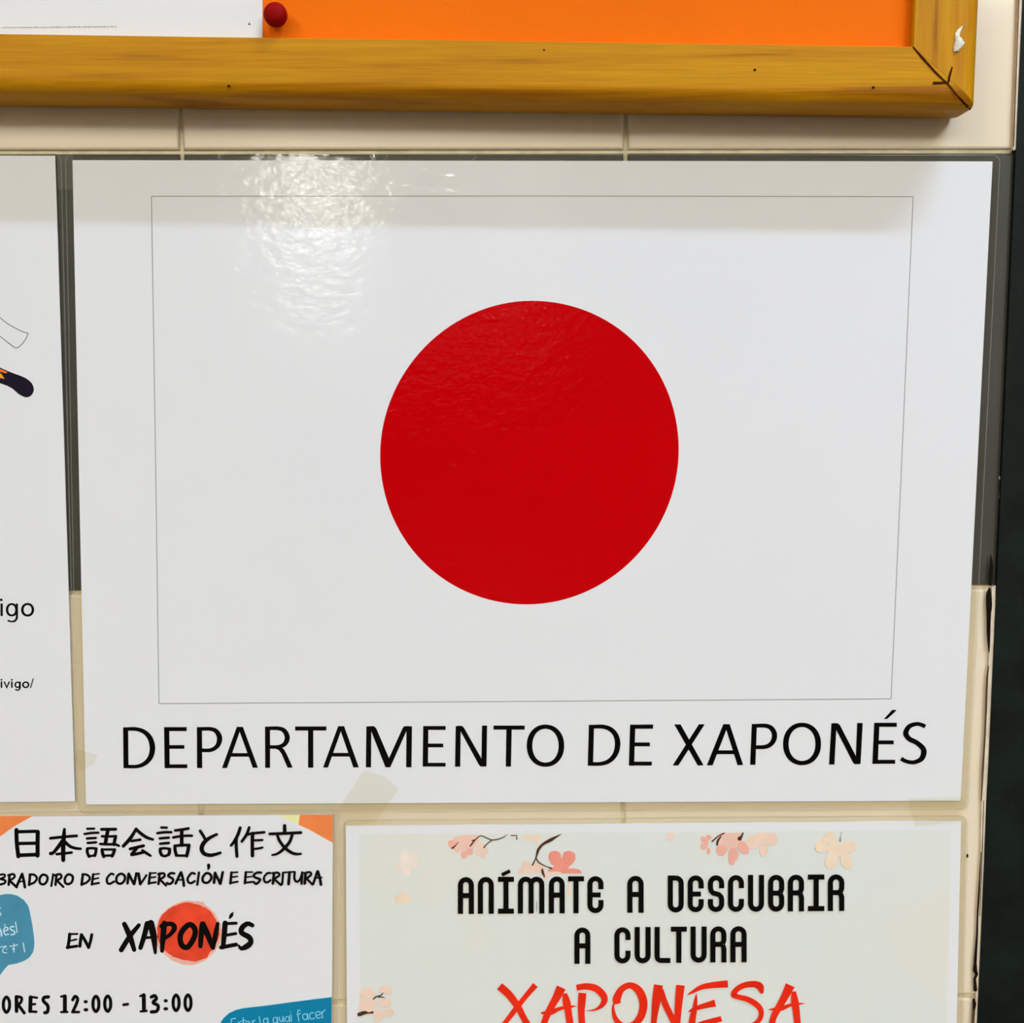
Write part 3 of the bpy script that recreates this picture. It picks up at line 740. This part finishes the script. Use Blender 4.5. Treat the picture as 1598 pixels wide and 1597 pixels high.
g = Ink(wi).at(0, 1390, 9.98); g.kw = 1.12
g.lines([([(1085, 680), (1075, 780), (1055, 892)], 46, {}), ([(1075, 682), (1205, 678)], 30), ([(1090, 787), (1190, 763)], 26), ([(1045, 890), (1198, 868)], 42),
 ([(1268, 690), (1255, 780), (1245, 868)], 46), ([(1272, 695), (1330, 790), (1380, 888)], 46), ([(1430, 688), (1410, 790), (1382, 890)], 42)])
g.at(170, 1390, 6.658)
g.build('small_word_lettering', INK, work, 'black brushed word EN')
g = Ink(wi + .00008).at(170, 1390, 6.658); g.kw = 1.24
g.lines([([(160, 350, 40), (215, 470, 48), (262, 618, 36)], None), ([(310, 362, 34), (215, 480, 42), (128, 618, 42)], None),
 ([(398, 345, 46), (370, 460, 44), (328, 596, 38)], None), ([(435, 340, 56), (465, 480, 54), (482, 648, 26)], None), ([(370, 492, 24), (430, 488, 22), (508, 478, 8)], None),
 ([(575, 345, 50), (562, 480, 46), (552, 628, 34)], None), ([(545, 372, 36), (600, 350, 38), (660, 352, 40), (680, 395, 44), (640, 455, 34), (575, 500, 32)], None),
 ([(845, 355), (892, 400), (888, 480), (820, 588), (755, 565), (742, 470), (785, 392)], 46, CL),
 ([(972, 350, 48), (960, 460, 46), (950, 578, 38)], None), ([(978, 350, 46), (1030, 470, 48), (1078, 595, 34)], None), ([(1130, 345, 30), (1108, 460, 42), (1082, 598, 34)], None),
 ([(1208, 340, 46), (1198, 460, 44), (1185, 590, 38)], None), ([(1200, 345), (1322, 340)], 26), ([(1195, 468), (1318, 448)], 26), ([(1165, 592), (1322, 562)], 34), ([(1288, 228, 10), (1272, 258, 30), (1255, 286, 16)], None),
 ([(1490, 362, 36), (1440, 345, 40), (1385, 385, 46), (1380, 440, 44), (1455, 485, 46), (1475, 535, 44), (1440, 575, 50), (1378, 602, 36), (1350, 572, 18)], None)])
g.build('brush_lettering', INK, work, 'black brushed word XAPONÉS')
def rag(cx, cy, a, b, n=70, amp=.02, seed=1):
    rnd = random.Random(seed); out = []; v = 0
    for i in range(n):
        v = v * .6 + rnd.uniform(-amp, amp); t = 2 * PI * i / n
        out.append((cx + a * (1 + v) * math.cos(t), cy + b * (1 + v) * math.sin(t)))
    return out
g = Ink(wi).at(170, 1390, 6.658)
g.poly(rag(826, 442, 345, 328, amp=.015, seed=3)).poly([(700, 700), (760, 770), (860, 780), (930, 760), (1000, 720), (900, 690)]).poly([(830, 128), (900, 112), (985, 118), (1000, 150), (900, 160)])
g.build('circle_fringe', print_mat('watery_pink_ink', (246, 178, 160), var=.10, scale=160), work, 'pale pink fringe of the brushed circle')
g = Ink(wi + .00003).at(170, 1390, 6.658)
g.poly(rag(824, 428, 325, 298, amp=.018, seed=8)).poly([(650, 650), (760, 720), (900, 740), (1020, 700), (1050, 640), (800, 600)])
g.build('brushed_circle', print_mat('watercolour_red_ink', (233, 70, 42), var=.16, scale=170), work, 'orange red watercolour circle')

g = Ink(wi).at(0, 1530, 5.155); g.kw = 1.08
def oval(cx, cy, a, b, w): return ([(cx, cy - b), (cx + a * .8, cy - b * .6), (cx + a, cy), (cx + a * .8, cy + b * .6), (cx, cy + b), (cx - a * .8, cy + b * .6), (cx - a, cy), (cx - a * .8, cy - b * .6)], w, CL)
g.lines([oval(52, 198, 25, 62, 24), ([(132, 135), (133, 250)], 28), ([(130, 132), (172, 142), (168, 178), (138, 200)], 22), ([(148, 200), (195, 265)], 24),
 ([(246, 138), (243, 250)], 30), ([(246, 135), (298, 142)], 18), ([(248, 196), (283, 193)], 18), ([(245, 252), (292, 255)], 20),
 ([(390, 135), (355, 140), (350, 168), (385, 208), (382, 255), (360, 262)], 26),
 ([(522, 130), (522, 250)], 30), ([(492, 133), (518, 125)], 18), ([(492, 257), (542, 256)], 18), ([(585, 158), (605, 130), (625, 160), (588, 250)], 24), ([(582, 257), (635, 257)], 20),
 oval(772, 191, 24, 62, 24), oval(867, 189, 24, 62, 24), ([(995, 198), (1028, 193)], 22),
 ([(1157, 120), (1158, 245)], 30), ([(1128, 128), (1155, 118)], 18), ([(1132, 251), (1180, 247)], 18), ([(1218, 135), (1245, 125), (1258, 150), (1232, 180), (1272, 205), (1262, 248), (1218, 255)], 26),
 oval(1417, 182, 24, 63, 24), oval(1513, 181, 24, 63, 24)])
g.ell(690, 173, 17, 14).ell(692, 238, 20, 14).ell(1334, 165, 17, 14).ell(1334, 230, 20, 14)
g.build('hours_lettering', INK, work, 'black hours ORES 12:00 - 13:00')

BLUE = print_mat('steel_blue_ink', (72, 140, 168), var=.07, scale=90)
BLUE2 = print_mat('deep_cyan_ink', (0, 125, 165), var=.04, scale=90)
SKY = print_mat('pale_sky_ink', (196, 228, 236))
lb = [(-500, 80), (-200, 90), (0, 72), (80, 58), (170, 56), (270, 82), (370, 148), (435, 235), (462, 320), (480, 420), (503, 540), (525, 690), (535, 800), (532, 880), (515, 960), (462, 1040), (375, 1098), (260, 1138), (130, 1162), (80, 1215), (0, 1320), (-200, 1600), (-500, 1200)]
g = Ink(wi).at(0, 1390, 9.98).line(lb[2:-2], 14).build('bubble_edge', SKY, work)
g = Ink(wi + .00004).at(0, 1390, 9.98).poly(lb).build('speech_bubble', BLUE, work, 'steel blue speech bubble')
g = Ink(wi + .00008).at(0, 1390, 9.98)
g.lines([([(10, 272), (-20, 300), (-10, 335), (16, 365), (0, 395)], 14), ([(-30, 600), (-5, 600), (15, 640), (25, 708)], 26),
 ([(62, 635), (122, 612), (108, 575), (72, 585), (58, 640), (85, 690), (132, 682)], 20), ([(78, 528), (68, 552)], 14),
 ([(215, 565), (172, 568), (165, 605), (225, 640), (222, 680), (170, 690)], 22), ([(242, 492), (268, 655)], 16),
 ([(0, 885), (100, 868), (55, 905), (42, 950), (70, 972), (105, 970)], 15), ([(98, 905), (112, 925)], 8), ([(152, 872), (275, 848)], 15), ([(215, 832), (218, 890), (198, 905), (210, 925), (225, 905), (214, 962)], 14), ([(362, 820), (385, 955)], 18)])
g.build('bubble_lettering', SKY, work, 'pale words ending in nés!')
rb = [(90, 2000), (80, 620), (110, 535), (150, 475), (220, 412), (300, 374), (400, 350), (700, 316), (1000, 275), (1300, 236), (1500, 212), (1498, 620), (1498, 2000)]
g = Ink(wi).at(330, 1530, 7.99).line(rb[1:-2], 11, cap=False).build('bubble_edge', SKY, work)
g = Ink(wi + .00004).at(330, 1530, 7.99).poly(rb).build('speech_bubble', BLUE2, work, 'deep cyan speech bubble')
g = Ink(wi + .00008).at(330, 1530, 7.99)
g.lines([([(246, 488), (258, 640)], 12), ([(246, 486), (302, 476)], 12), ([(252, 550), (296, 544)], 12), ([(365, 520), (335, 530), (340, 560), (368, 580)], 12),
 ([(395, 470), (408, 580)], 12), ([(375, 512), (425, 500)], 12), ([(508, 505), (520, 600)], 12), ([(512, 535), (530, 505), (545, 500)], 12), ([(596, 455), (615, 580)], 12),
 ([(700, 470), (712, 570)], 12), ([(822, 462), (836, 620)], 12), ([(848, 460), (852, 500), (878, 515), (896, 455)], 12), ([(892, 450), (905, 525)], 12), ([(972, 445), (978, 520)], 12), ([(992, 430), (1000, 512)], 12), ([(985, 395), (988, 400)], 10),
 ([(1108, 378), (1082, 375), (1076, 410), (1090, 512)], 13), ([(1064, 428), (1112, 416)], 12), ([(1198, 415), (1208, 492)], 12), ([(1278, 408), (1238, 408), (1224, 450), (1244, 485), (1285, 472)], 12),
 ([(1306, 442), (1355, 424), (1342, 392), (1310, 398), (1303, 445), (1325, 475), (1362, 462)], 12), ([(1370, 392), (1388, 472)], 12), ([(1378, 425), (1394, 388), (1418, 370)], 12)])
g.ring(455, 545, 32, 40, 20, 28).ring(675, 510, 32, 40, 20, 28).ring(795, 498, 32, 40, 20, 28).ring(945, 485, 30, 38, 19, 27).ring(1168, 455, 36, 42, 24, 30)
g.build('bubble_lettering', print_mat('light_cyan_ink', (125, 205, 232)), work, 'light blue words ending in facer')

# ---- culture poster (lower right)
cult, wi = laminated('culture_poster', 'laminated culture poster with pink blossom branches and a red brushed word', [(539.5, 1289.5), (1500, 1281), (1480, 2180), (545, 2185)],
                     [(533, 1280), (1511, 1273), (1491, 2192), (534, 2197)], w0=.0004, cat='poster')
m, nt, p = base_mat('washed_cream_print')
geo = node(nt, 'ShaderNodeNewGeometry'); nz = node(nt, 'ShaderNodeTexNoise'); nz.inputs['Scale'].default_value = 16; nz.inputs['Detail'].default_value = 3
nt.links.new(geo.outputs['Position'], nz.inputs['Vector'])
cr = node(nt, 'ShaderNodeValToRGB'); cr.color_ramp.elements[0].position = .50; cr.color_ramp.elements[0].color = C3(222, 225, 219); cr.color_ramp.elements[1].position = .95; cr.color_ramp.elements[1].color = C3(228, 222, 206)
nt.links.new(nz.outputs['Fac'], cr.inputs['Fac']); nt.links.new(cr.outputs['Color'], p.inputs['Base Color'])
p.inputs['Specular IOR Level'].default_value = 0; p.inputs['Coat Weight'].default_value = 1; p.inputs['Coat Roughness'].default_value = .07
nt.links.new(film_bump(nt), p.inputs['Coat Normal'])
g = Ink(wi).poly([(560, 1302), (1484, 1296), (1466, 2150), (567, 2155)])
g.build('picture_print', m, cult, 'washed cream picture area')
PK = {'a': (247, 176, 158), 'b': (247, 196, 178), 'c': (244, 208, 188), 'd': (236, 222, 208), 'e': (244, 150, 132), 'f': (240, 216, 190)}
PN = [0]
def petals(key, items, org, w, label=None):
    PN[0] += 1
    g = Ink(w + PN[0] * 1.2e-5).at(*org)
    for it in items:
        cx, cy, a, b = it[:4]; kw = it[4] if len(it) > 4 else {}
        kw = dict(kw); kw.setdefault('wob', .05)
        g.ell(cx, cy, a, b, **kw)
    return g.build('blossom', print_mat('blossom_ink_' + key, PK[key], var=.04, scale=200), cult, label)
A = (590, 1290, 4.842); A2 = (1080, 1290, 5.919); A3 = (540, 1470, 7.99)
w_ = wi + .00002
petals('d', [(200, 225, 38, 45), (265, 225, 32, 45, dict(rot=.5)), (265, 280, 48, 34), (215, 335, 34, 42), (165, 305, 42, 34), (215, 275, 40, 40)], A, w_, 'faint beige blossom')
petals('f', [(175, 520, 26, 24), (215, 530, 26, 24), (225, 562, 24, 24), (155, 570, 28, 22), (140, 540, 20, 18), (185, 548, 26, 22)], A, w_, 'small faint yellow blossom')
petals('b', [(620, 125, 62, 58, dict(ymin=64)), (700, 100, 62, 50, dict(ymin=64)), (600, 165, 30, 32), (690, 150, 40, 36)], A, w_, 'pink blossom cluster under the poster top')
petals('a', [(556, 130, 30, 26), (650, 215, 26, 30), (690, 192, 28, 26), (565, 158, 22, 16)], A, w_ + .00003)
petals('c', [(775, 150, 36, 28), (765, 195, 32, 28), (815, 185, 22, 22), (796, 220, 16, 24), (790, 175, 30, 26)], A, w_ + .00005)
petals('f', [(1130, 85, 30, 26, dict(ymin=60)), (1195, 85, 32, 28, dict(ymin=60)), (1215, 115, 16, 24)], A, w_)
petals('e', [(1335, 238, 48, 56), (1442, 238, 50, 56), (1388, 290, 60, 50), (1470, 345, 70, 26, dict(ymax=356)), (1370, 335, 90, 30, dict(ymax=356))], A, w_, 'coral heart shaped blossom above the headline')
petals('c', [(1115, 285, 36, 26), (1150, 345, 100, 28, dict(ymax=356)), (1200, 310, 60, 34, dict(ymax=356)), (1110, 325, 40, 28, dict(ymax=356)), (1330, 352, 60, 10), (1270, 372, 20, 30)], A, w_)
petals('c', [(1440, 485, 11, 50), (1182, 683, 18, 10)], A, w_)
petals('a', [(102, 118, 24, 26), (152, 103, 26, 24), (108, 185, 32, 32), (152, 230, 18, 30), (130, 150, 22, 30)], A2, w_, 'small pink blossom')
petals('b', [(340, 135, 110, 85, dict(ymin=60)), (300, 110, 70, 60, dict(ymin=60)), (400, 110, 70, 60, dict(ymin=60))], A2, w_, 'large pink blossom cluster')
petals('a', [(272, 222, 52, 48, dict(rot=-.4)), (383, 260, 46, 60), (368, 320, 30, 38), (475, 200, 46, 64, dict(rot=-.6))], A2, w_ + .00003)
petals('c', [(560, 150, 62, 62, dict(ymin=60)), (640, 110, 80, 60, dict(ymin=60)), (728, 118, 66, 62, dict(ymin=60)), (662, 220, 42, 58)], A2, w_ - .00001)
petals('a', [(945, 62, 30, 26, dict(ymin=50))], (780, 1290, 5.919), w_) if False else None
petals('c', [(1302, 175, 30, 30)], (780, 1270, 4.884), w_, 'single pale pink petal')
petals('f', [(1268, 105, 62, 52, dict(ymin=52)), (1195, 188, 62, 55, dict(rot=.25)), (1448, 188, 78, 54, dict(rot=.1)), (1288, 315, 58, 80, dict(rot=.25)), (1425, 315, 50, 78, dict(rot=-.3)), (1335, 210, 85, 70)], A2, w_, 'large peach five petal blossom')
petals('c', [(490, 595, 80, 52), (545, 635, 36, 24), (490, 760, 75, 55), (520, 885, 85, 48), (405, 920, 62, 80), (270, 640, 100, 60), (280, 800, 110, 110)], A3, w_, 'pink blossom spray on the poster margin')
BROWN = print_mat('twig_brown_ink', (78, 48, 32), var=.12, scale=300)
g = Ink(w_ + .00026).at(*A)
g.lines([([(975, 62, 3), (930, 90, 8), (860, 103, 9), (800, 78, 8), (772, 73, 8), (735, 100, 9), (697, 148, 11)], None), ([(860, 105, 8), (825, 130, 7), (800, 160, 10)], None), ([(605, 118, 4), (585, 145, 7), (560, 165, 12)], None), ([(712, 108, 10), (728, 104, 10)], None),
 ([(1005, 70), (1048, 68), (1048, 98)], 7, dict(smooth=False)),
 ([(1385, 58, 3), (1340, 82, 16), (1300, 105, 26), (1245, 135, 18), (1212, 175, 20), (1200, 215, 14), (1190, 245, 9), (1166, 292, 11)], None), ([(1194, 240, 9), (1215, 272, 10), (1265, 300, 7), (1312, 318, 12)], None), ([(1240, 325, 12), (1245, 350, 18), (1258, 382, 8)], None)])
g.build('twig', BROWN, cult, 'dark brown twigs over the left blossoms')
g = Ink(w_ + .00026).at(*A2)
g.lines([([(296, 64, 12), (240, 92, 11), (185, 140, 14)], None), ([(268, 92, 10), (240, 130, 20), (230, 170, 18)], None), ([(470, 62, 14), (455, 95, 22), (440, 113, 40)], None)])
g.build('twig', BROWN, cult)
g = Ink(w_ + .00026).at(*A3)
g.lines([([(340, 718, 14), (380, 685, 16), (430, 670, 14), (458, 645, 14)], None), ([(400, 695, 12), (440, 690, 16), (485, 702, 6)], None), ([(165, 908, 50), (235, 885, 44), (280, 890, 18), (330, 882, 30)], None)])
g.build('twig', BROWN, cult)
g = Ink(w_ + .00026).at(*A2).line([(1380, 52, 4), (1372, 100, 6), (1368, 132, 20)], None)
STEM = print_mat('grey_stem_ink', (150, 150, 138)); g.build('grey_stem', STEM, cult)
g = Ink(w_ + .00026).at(*A); g.line([(1198, 570), (1198, 640)], 5)
g.build('grey_stem', STEM, cult)

# headline letters with round shoulders
HL = Ink(wi + .00034)
def glyph(ch, x0, x1, y0, y1, t):
    """squared display letter in the box, stroke t; px of the current transform"""
    h = t / 2; L, R, T, Bm = x0 + h, x1 - h, y0 + h, y1 - h; r = (R - L) / 2; cx = (L + R) / 2; mid = (y0 + y1) / 2
    def arc(cx_, cy_, a0, a1, n=8): return [(cx_ + r * math.cos(math.radians(a0 + (a1 - a0) * k / n)), cy_ + r * math.sin(math.radians(a0 + (a1 - a0) * k / n))) for k in range(n + 1)]
    ln = lambda pts: HL.line(pts, t, smooth=False, cap=False)
    H = y1 - y0
    if ch == 'A': ln([(L, y1)] + arc(cx, T + r, 180, 360) + [(R, y1)]); HL.rect(L, y0 + H * .435, R, y0 + H * .575)
    elif ch == 'N': ln([(L, y1)] + arc(cx, T + r, 180, 360) + [(R, y1)])
    elif ch == 'U': ln([(L, y0)] + arc(cx, Bm - r, 180, 0) + [(R, y0)])
    elif ch == 'C': ln([(R, y0 + H * .355)] + arc(cx, T + r, 0, -180) + arc(cx, Bm - r, 180, 0) + [(R, y1 - H * .355)])
    elif ch == 'E': ln([(R, y0 + H * .355)] + arc(cx, T + r, 0, -180) + arc(cx, Bm - r, 180, 0) + [(R, y1 - H * .355)]); HL.rect(L, y0 + H * .44, x1 - t * .55, y0 + H * .575)
    elif ch == 'T': HL.rect(x0, y0, x1, y0 + t); HL.rect(cx - h, y0 + t * .5, cx + h, y1)
    elif ch == 'I': HL.rect(x0, y0, x1, y0 + t); HL.rect(x0, y1 - t, x1, y1); HL.rect(cx - h, y0 + t * .5, cx + h, y1 - t * .5)
    elif ch == 'L': ln([(L, y0), (L, Bm - r * .7)] + [(L + r * .7 * (1 - math.cos(a)), Bm - r * .7 + r * .7 * math.sin(a)) for a in (PI/8, PI/4, 3*PI/8, PI/2)] + [(x1, Bm)])
    elif ch == 'D': ln([(L, y0)] + arc(cx, Bm - r, 180, 0) + arc(cx, T + r, 0, -90)); HL.rect(x0, y0, cx, y0 + t)
    elif ch == 'M':
        r2 = (R - L) / 4; c1, c2 = L + r2, R - r2
        ar = lambda c: [(c + r2 * math.cos(math.radians(180 + 22.5 * k)), T + r2 + r2 * math.sin(math.radians(180 + 22.5 * k))) for k in range(9)]
        ln([(L, y1)] + ar(c1) + [((L + R) / 2, y1)]); ln([((L + R) / 2, y1)] + ar(c2) + [(R, y1)])
    elif ch == 'S':
        my = mid + H * .005; q = r
        ln([(R, y0 + H * .355)] + arc(cx, T + r, 0, -180) + [(L, my - q)] + [(cx - r * math.cos(a), my - q + q * math.sin(a)) for a in (PI/6, PI/3, PI/2)] + [(cx + r * math.sin(a), my + q - q * math.cos(a)) for a in (PI/6, PI/3, PI/2)] + arc(cx, Bm - r, 0, 180) + [(L, y1 - H * .355)])
    elif ch in 'BR':
        my = y0 + H * .505
        up_ = [(L, my)] + [(L, T + r)] + arc(cx, T + r, 180, 360) + [(R, my - r * .7), (R - r * .35, my), ]
        ln([(L, y1 if ch == 'R' else Bm - r)] + arc(cx, T + r, 180, 360) + [(R, my - r * .8), (R - r * .25, my - h * .3)])
        HL.rect(L, my - t * .55, R - r * .15, my + t * .45)
        if ch == 'R': ln([(R - r * .25, my + h * .2), (R, my + r * .75), (R, y1)])
        else: ln([(R - r * .25, my + h * .2), (R, my + r * .75)] + arc(cx, Bm - r, 0, 180) + [(L, my)])
HL.at(700, 1345, 6.146)
for ch, a, b, c, d in (('A', 90, 243, 148, 502), ('N', 281, 434, 147, 501), ('I', 474, 627, 146, 500), ('M', 665, 919, 144, 498), ('A', 962, 1114, 142, 497), ('T', 1146, 1299, 141, 496), ('E', 1332, 1486, 139, 495)):
    glyph(ch, a, b, c, d, 49)
HL.poly([(503, 112), (583, 74), (597, 104), (518, 143)])
HL.at(970, 1345, 4.439)
for ch, a, b, c, d in (('A', 40, 153, 98, 355), ('D', 320, 431, 96, 353), ('E', 458, 569, 95, 351), ('S', 598, 711, 94, 350), ('C', 737, 848, 93, 349), ('U', 876, 987, 92, 348), ('B', 1015, 1127, 91, 347), ('R', 1152, 1264, 90, 345), ('I', 1291, 1405, 89, 343), ('R', 1429, 1543, 88, 342)):
    glyph(ch, a, b, c, d, 35.5)
HL.at(880, 1440, 5.327)
for ch, a, b, c, d in (('A', 87, 220, 41, 344), ('C', 420, 554, 39, 341), ('U', 588, 721, 37, 340), ('L', 754, 885, 36, 337), ('T', 889, 1022, 34, 336), ('U', 1053, 1187, 33, 335), ('R', 1217, 1351, 31, 332), ('A', 1384, 1519, 30, 331)):
    glyph(ch, a, b, c, d, 42.5)
HL.build('headline_lettering', INK, cult, 'black rounded capitals ANÍMATE A DESCUBRIR A CULTURA')

g = Ink(wi + .00034).at(760, 1520, 6.146)
def brush(g, pts): g.line(pts, None, cap=False)
for st in ([(120, 120, 76), (215, 205, 72), (300, 325, 66), (350, 420, 60), (430, 560, 66)], [(465, 108, 58), (385, 200, 50), (305, 300, 50), (240, 385, 50), (150, 500, 44), (60, 600, 44)],
 [(712, 132, 92), (668, 225, 78), (620, 310, 66), (580, 390, 64), (548, 470, 60), (520, 560, 55)], [(745, 190, 40), (762, 270, 74), (780, 370, 66), (798, 500, 68), (805, 600, 68)],
 [(512, 374, 3), (540, 378, 28), (610, 372, 50), (700, 335, 34), (790, 318, 30), (858, 312, 4)], 
 [(915, 185, 76), (908, 290, 72), (905, 380, 62), (920, 600, 64)], [(858, 135, 56), (950, 122, 62), (1040, 140, 68), (1105, 195, 68), (1128, 250, 60), (1100, 305, 44), (1045, 342, 22), (990, 354, 12), (940, 357, 4)],
 [(1250, 290, 66), (1245, 240, 78), (1290, 150, 62), (1370, 112, 60), (1445, 150, 74), (1490, 230, 80), (1500, 320, 76), (1470, 420, 72), (1400, 490, 60), (1300, 500, 56), (1232, 430, 46), (1210, 340, 26), (1215, 290, 16)]):
    brush(g, st)
g.at(1010, 1520, 6.146)
for st in ([(108, 108, 84), (90, 250, 84), (70, 400, 60), (55, 560, 50)], [(135, 150, 40), (165, 270, 60), (215, 380, 60), (285, 520, 56)], [(320, 110, 82), (302, 280, 72), (285, 520, 56)],
 [(383, 207, 3), (430, 178, 26), (520, 130, 48), (640, 108, 60), (774, 98, 70)], [(472, 188, 3), (466, 250, 30), (455, 340, 48), (435, 430, 62), (420, 560, 66)], [(393, 368, 4), (430, 348, 30), (500, 322, 46), (580, 300, 56), (652, 282, 70)], [(440, 520, 60), (560, 475, 60), (712, 432, 52)],
 [(1102, 190, 24), (1092, 150, 58), (1075, 118, 72), (1020, 100, 62), (930, 112, 56), (860, 150, 52), (828, 200, 54), (870, 222, 50), (960, 245, 54), (1040, 290, 56), (1088, 345, 52), (1090, 410, 46), (1050, 470, 46), (960, 520, 40)],
 [(1372, 110, 92), (1330, 200, 76), (1280, 290, 66), (1235, 370, 64), (1205, 440, 60), (1185, 560, 60)], [(1405, 170, 40), (1415, 260, 70), (1430, 360, 66), (1445, 520, 62)], [(1160, 346, 3), (1200, 342, 22), (1280, 335, 44), (1370, 302, 30), (1440, 290, 26), (1512, 285, 3)]):
    brush(g, st)
g.build('red_brush_lettering', print_mat('vermilion_ink', (232, 40, 14), var=.12, scale=110), cult, 'red brushed word XAPONESA')

# ------------------------------------------------------------------ clear sticky tape
def tape(px, label, w=.00125):
    o = slab_px('sticky_tape', px, w, w + .00006, TAPE)
    tag(o, label, 'tape'); return o
tape([(88, 237), (114, 239), (116, 295), (95, 297), (90, 296)], 'clear tape piece bridging the two sheets at their top corners')
tape([(116, 1183), (122, 1170), (152, 1178), (147, 1192), (126, 1204), (118, 1196)], 'small clear tape piece across the lower gap beside the title')
tape([(535, 1252), (568, 1202), (600, 1212), (623, 1232), (585, 1283), (540, 1290), (525, 1268)], 'clear tape piece hanging from the flag sign onto the culture poster')
tape([(1416, 1246), (1502, 1244), (1511, 1262), (1494, 1268), (1503, 1282), (1428, 1290)], 'clear tape piece under the lower right corner of the flag sign')
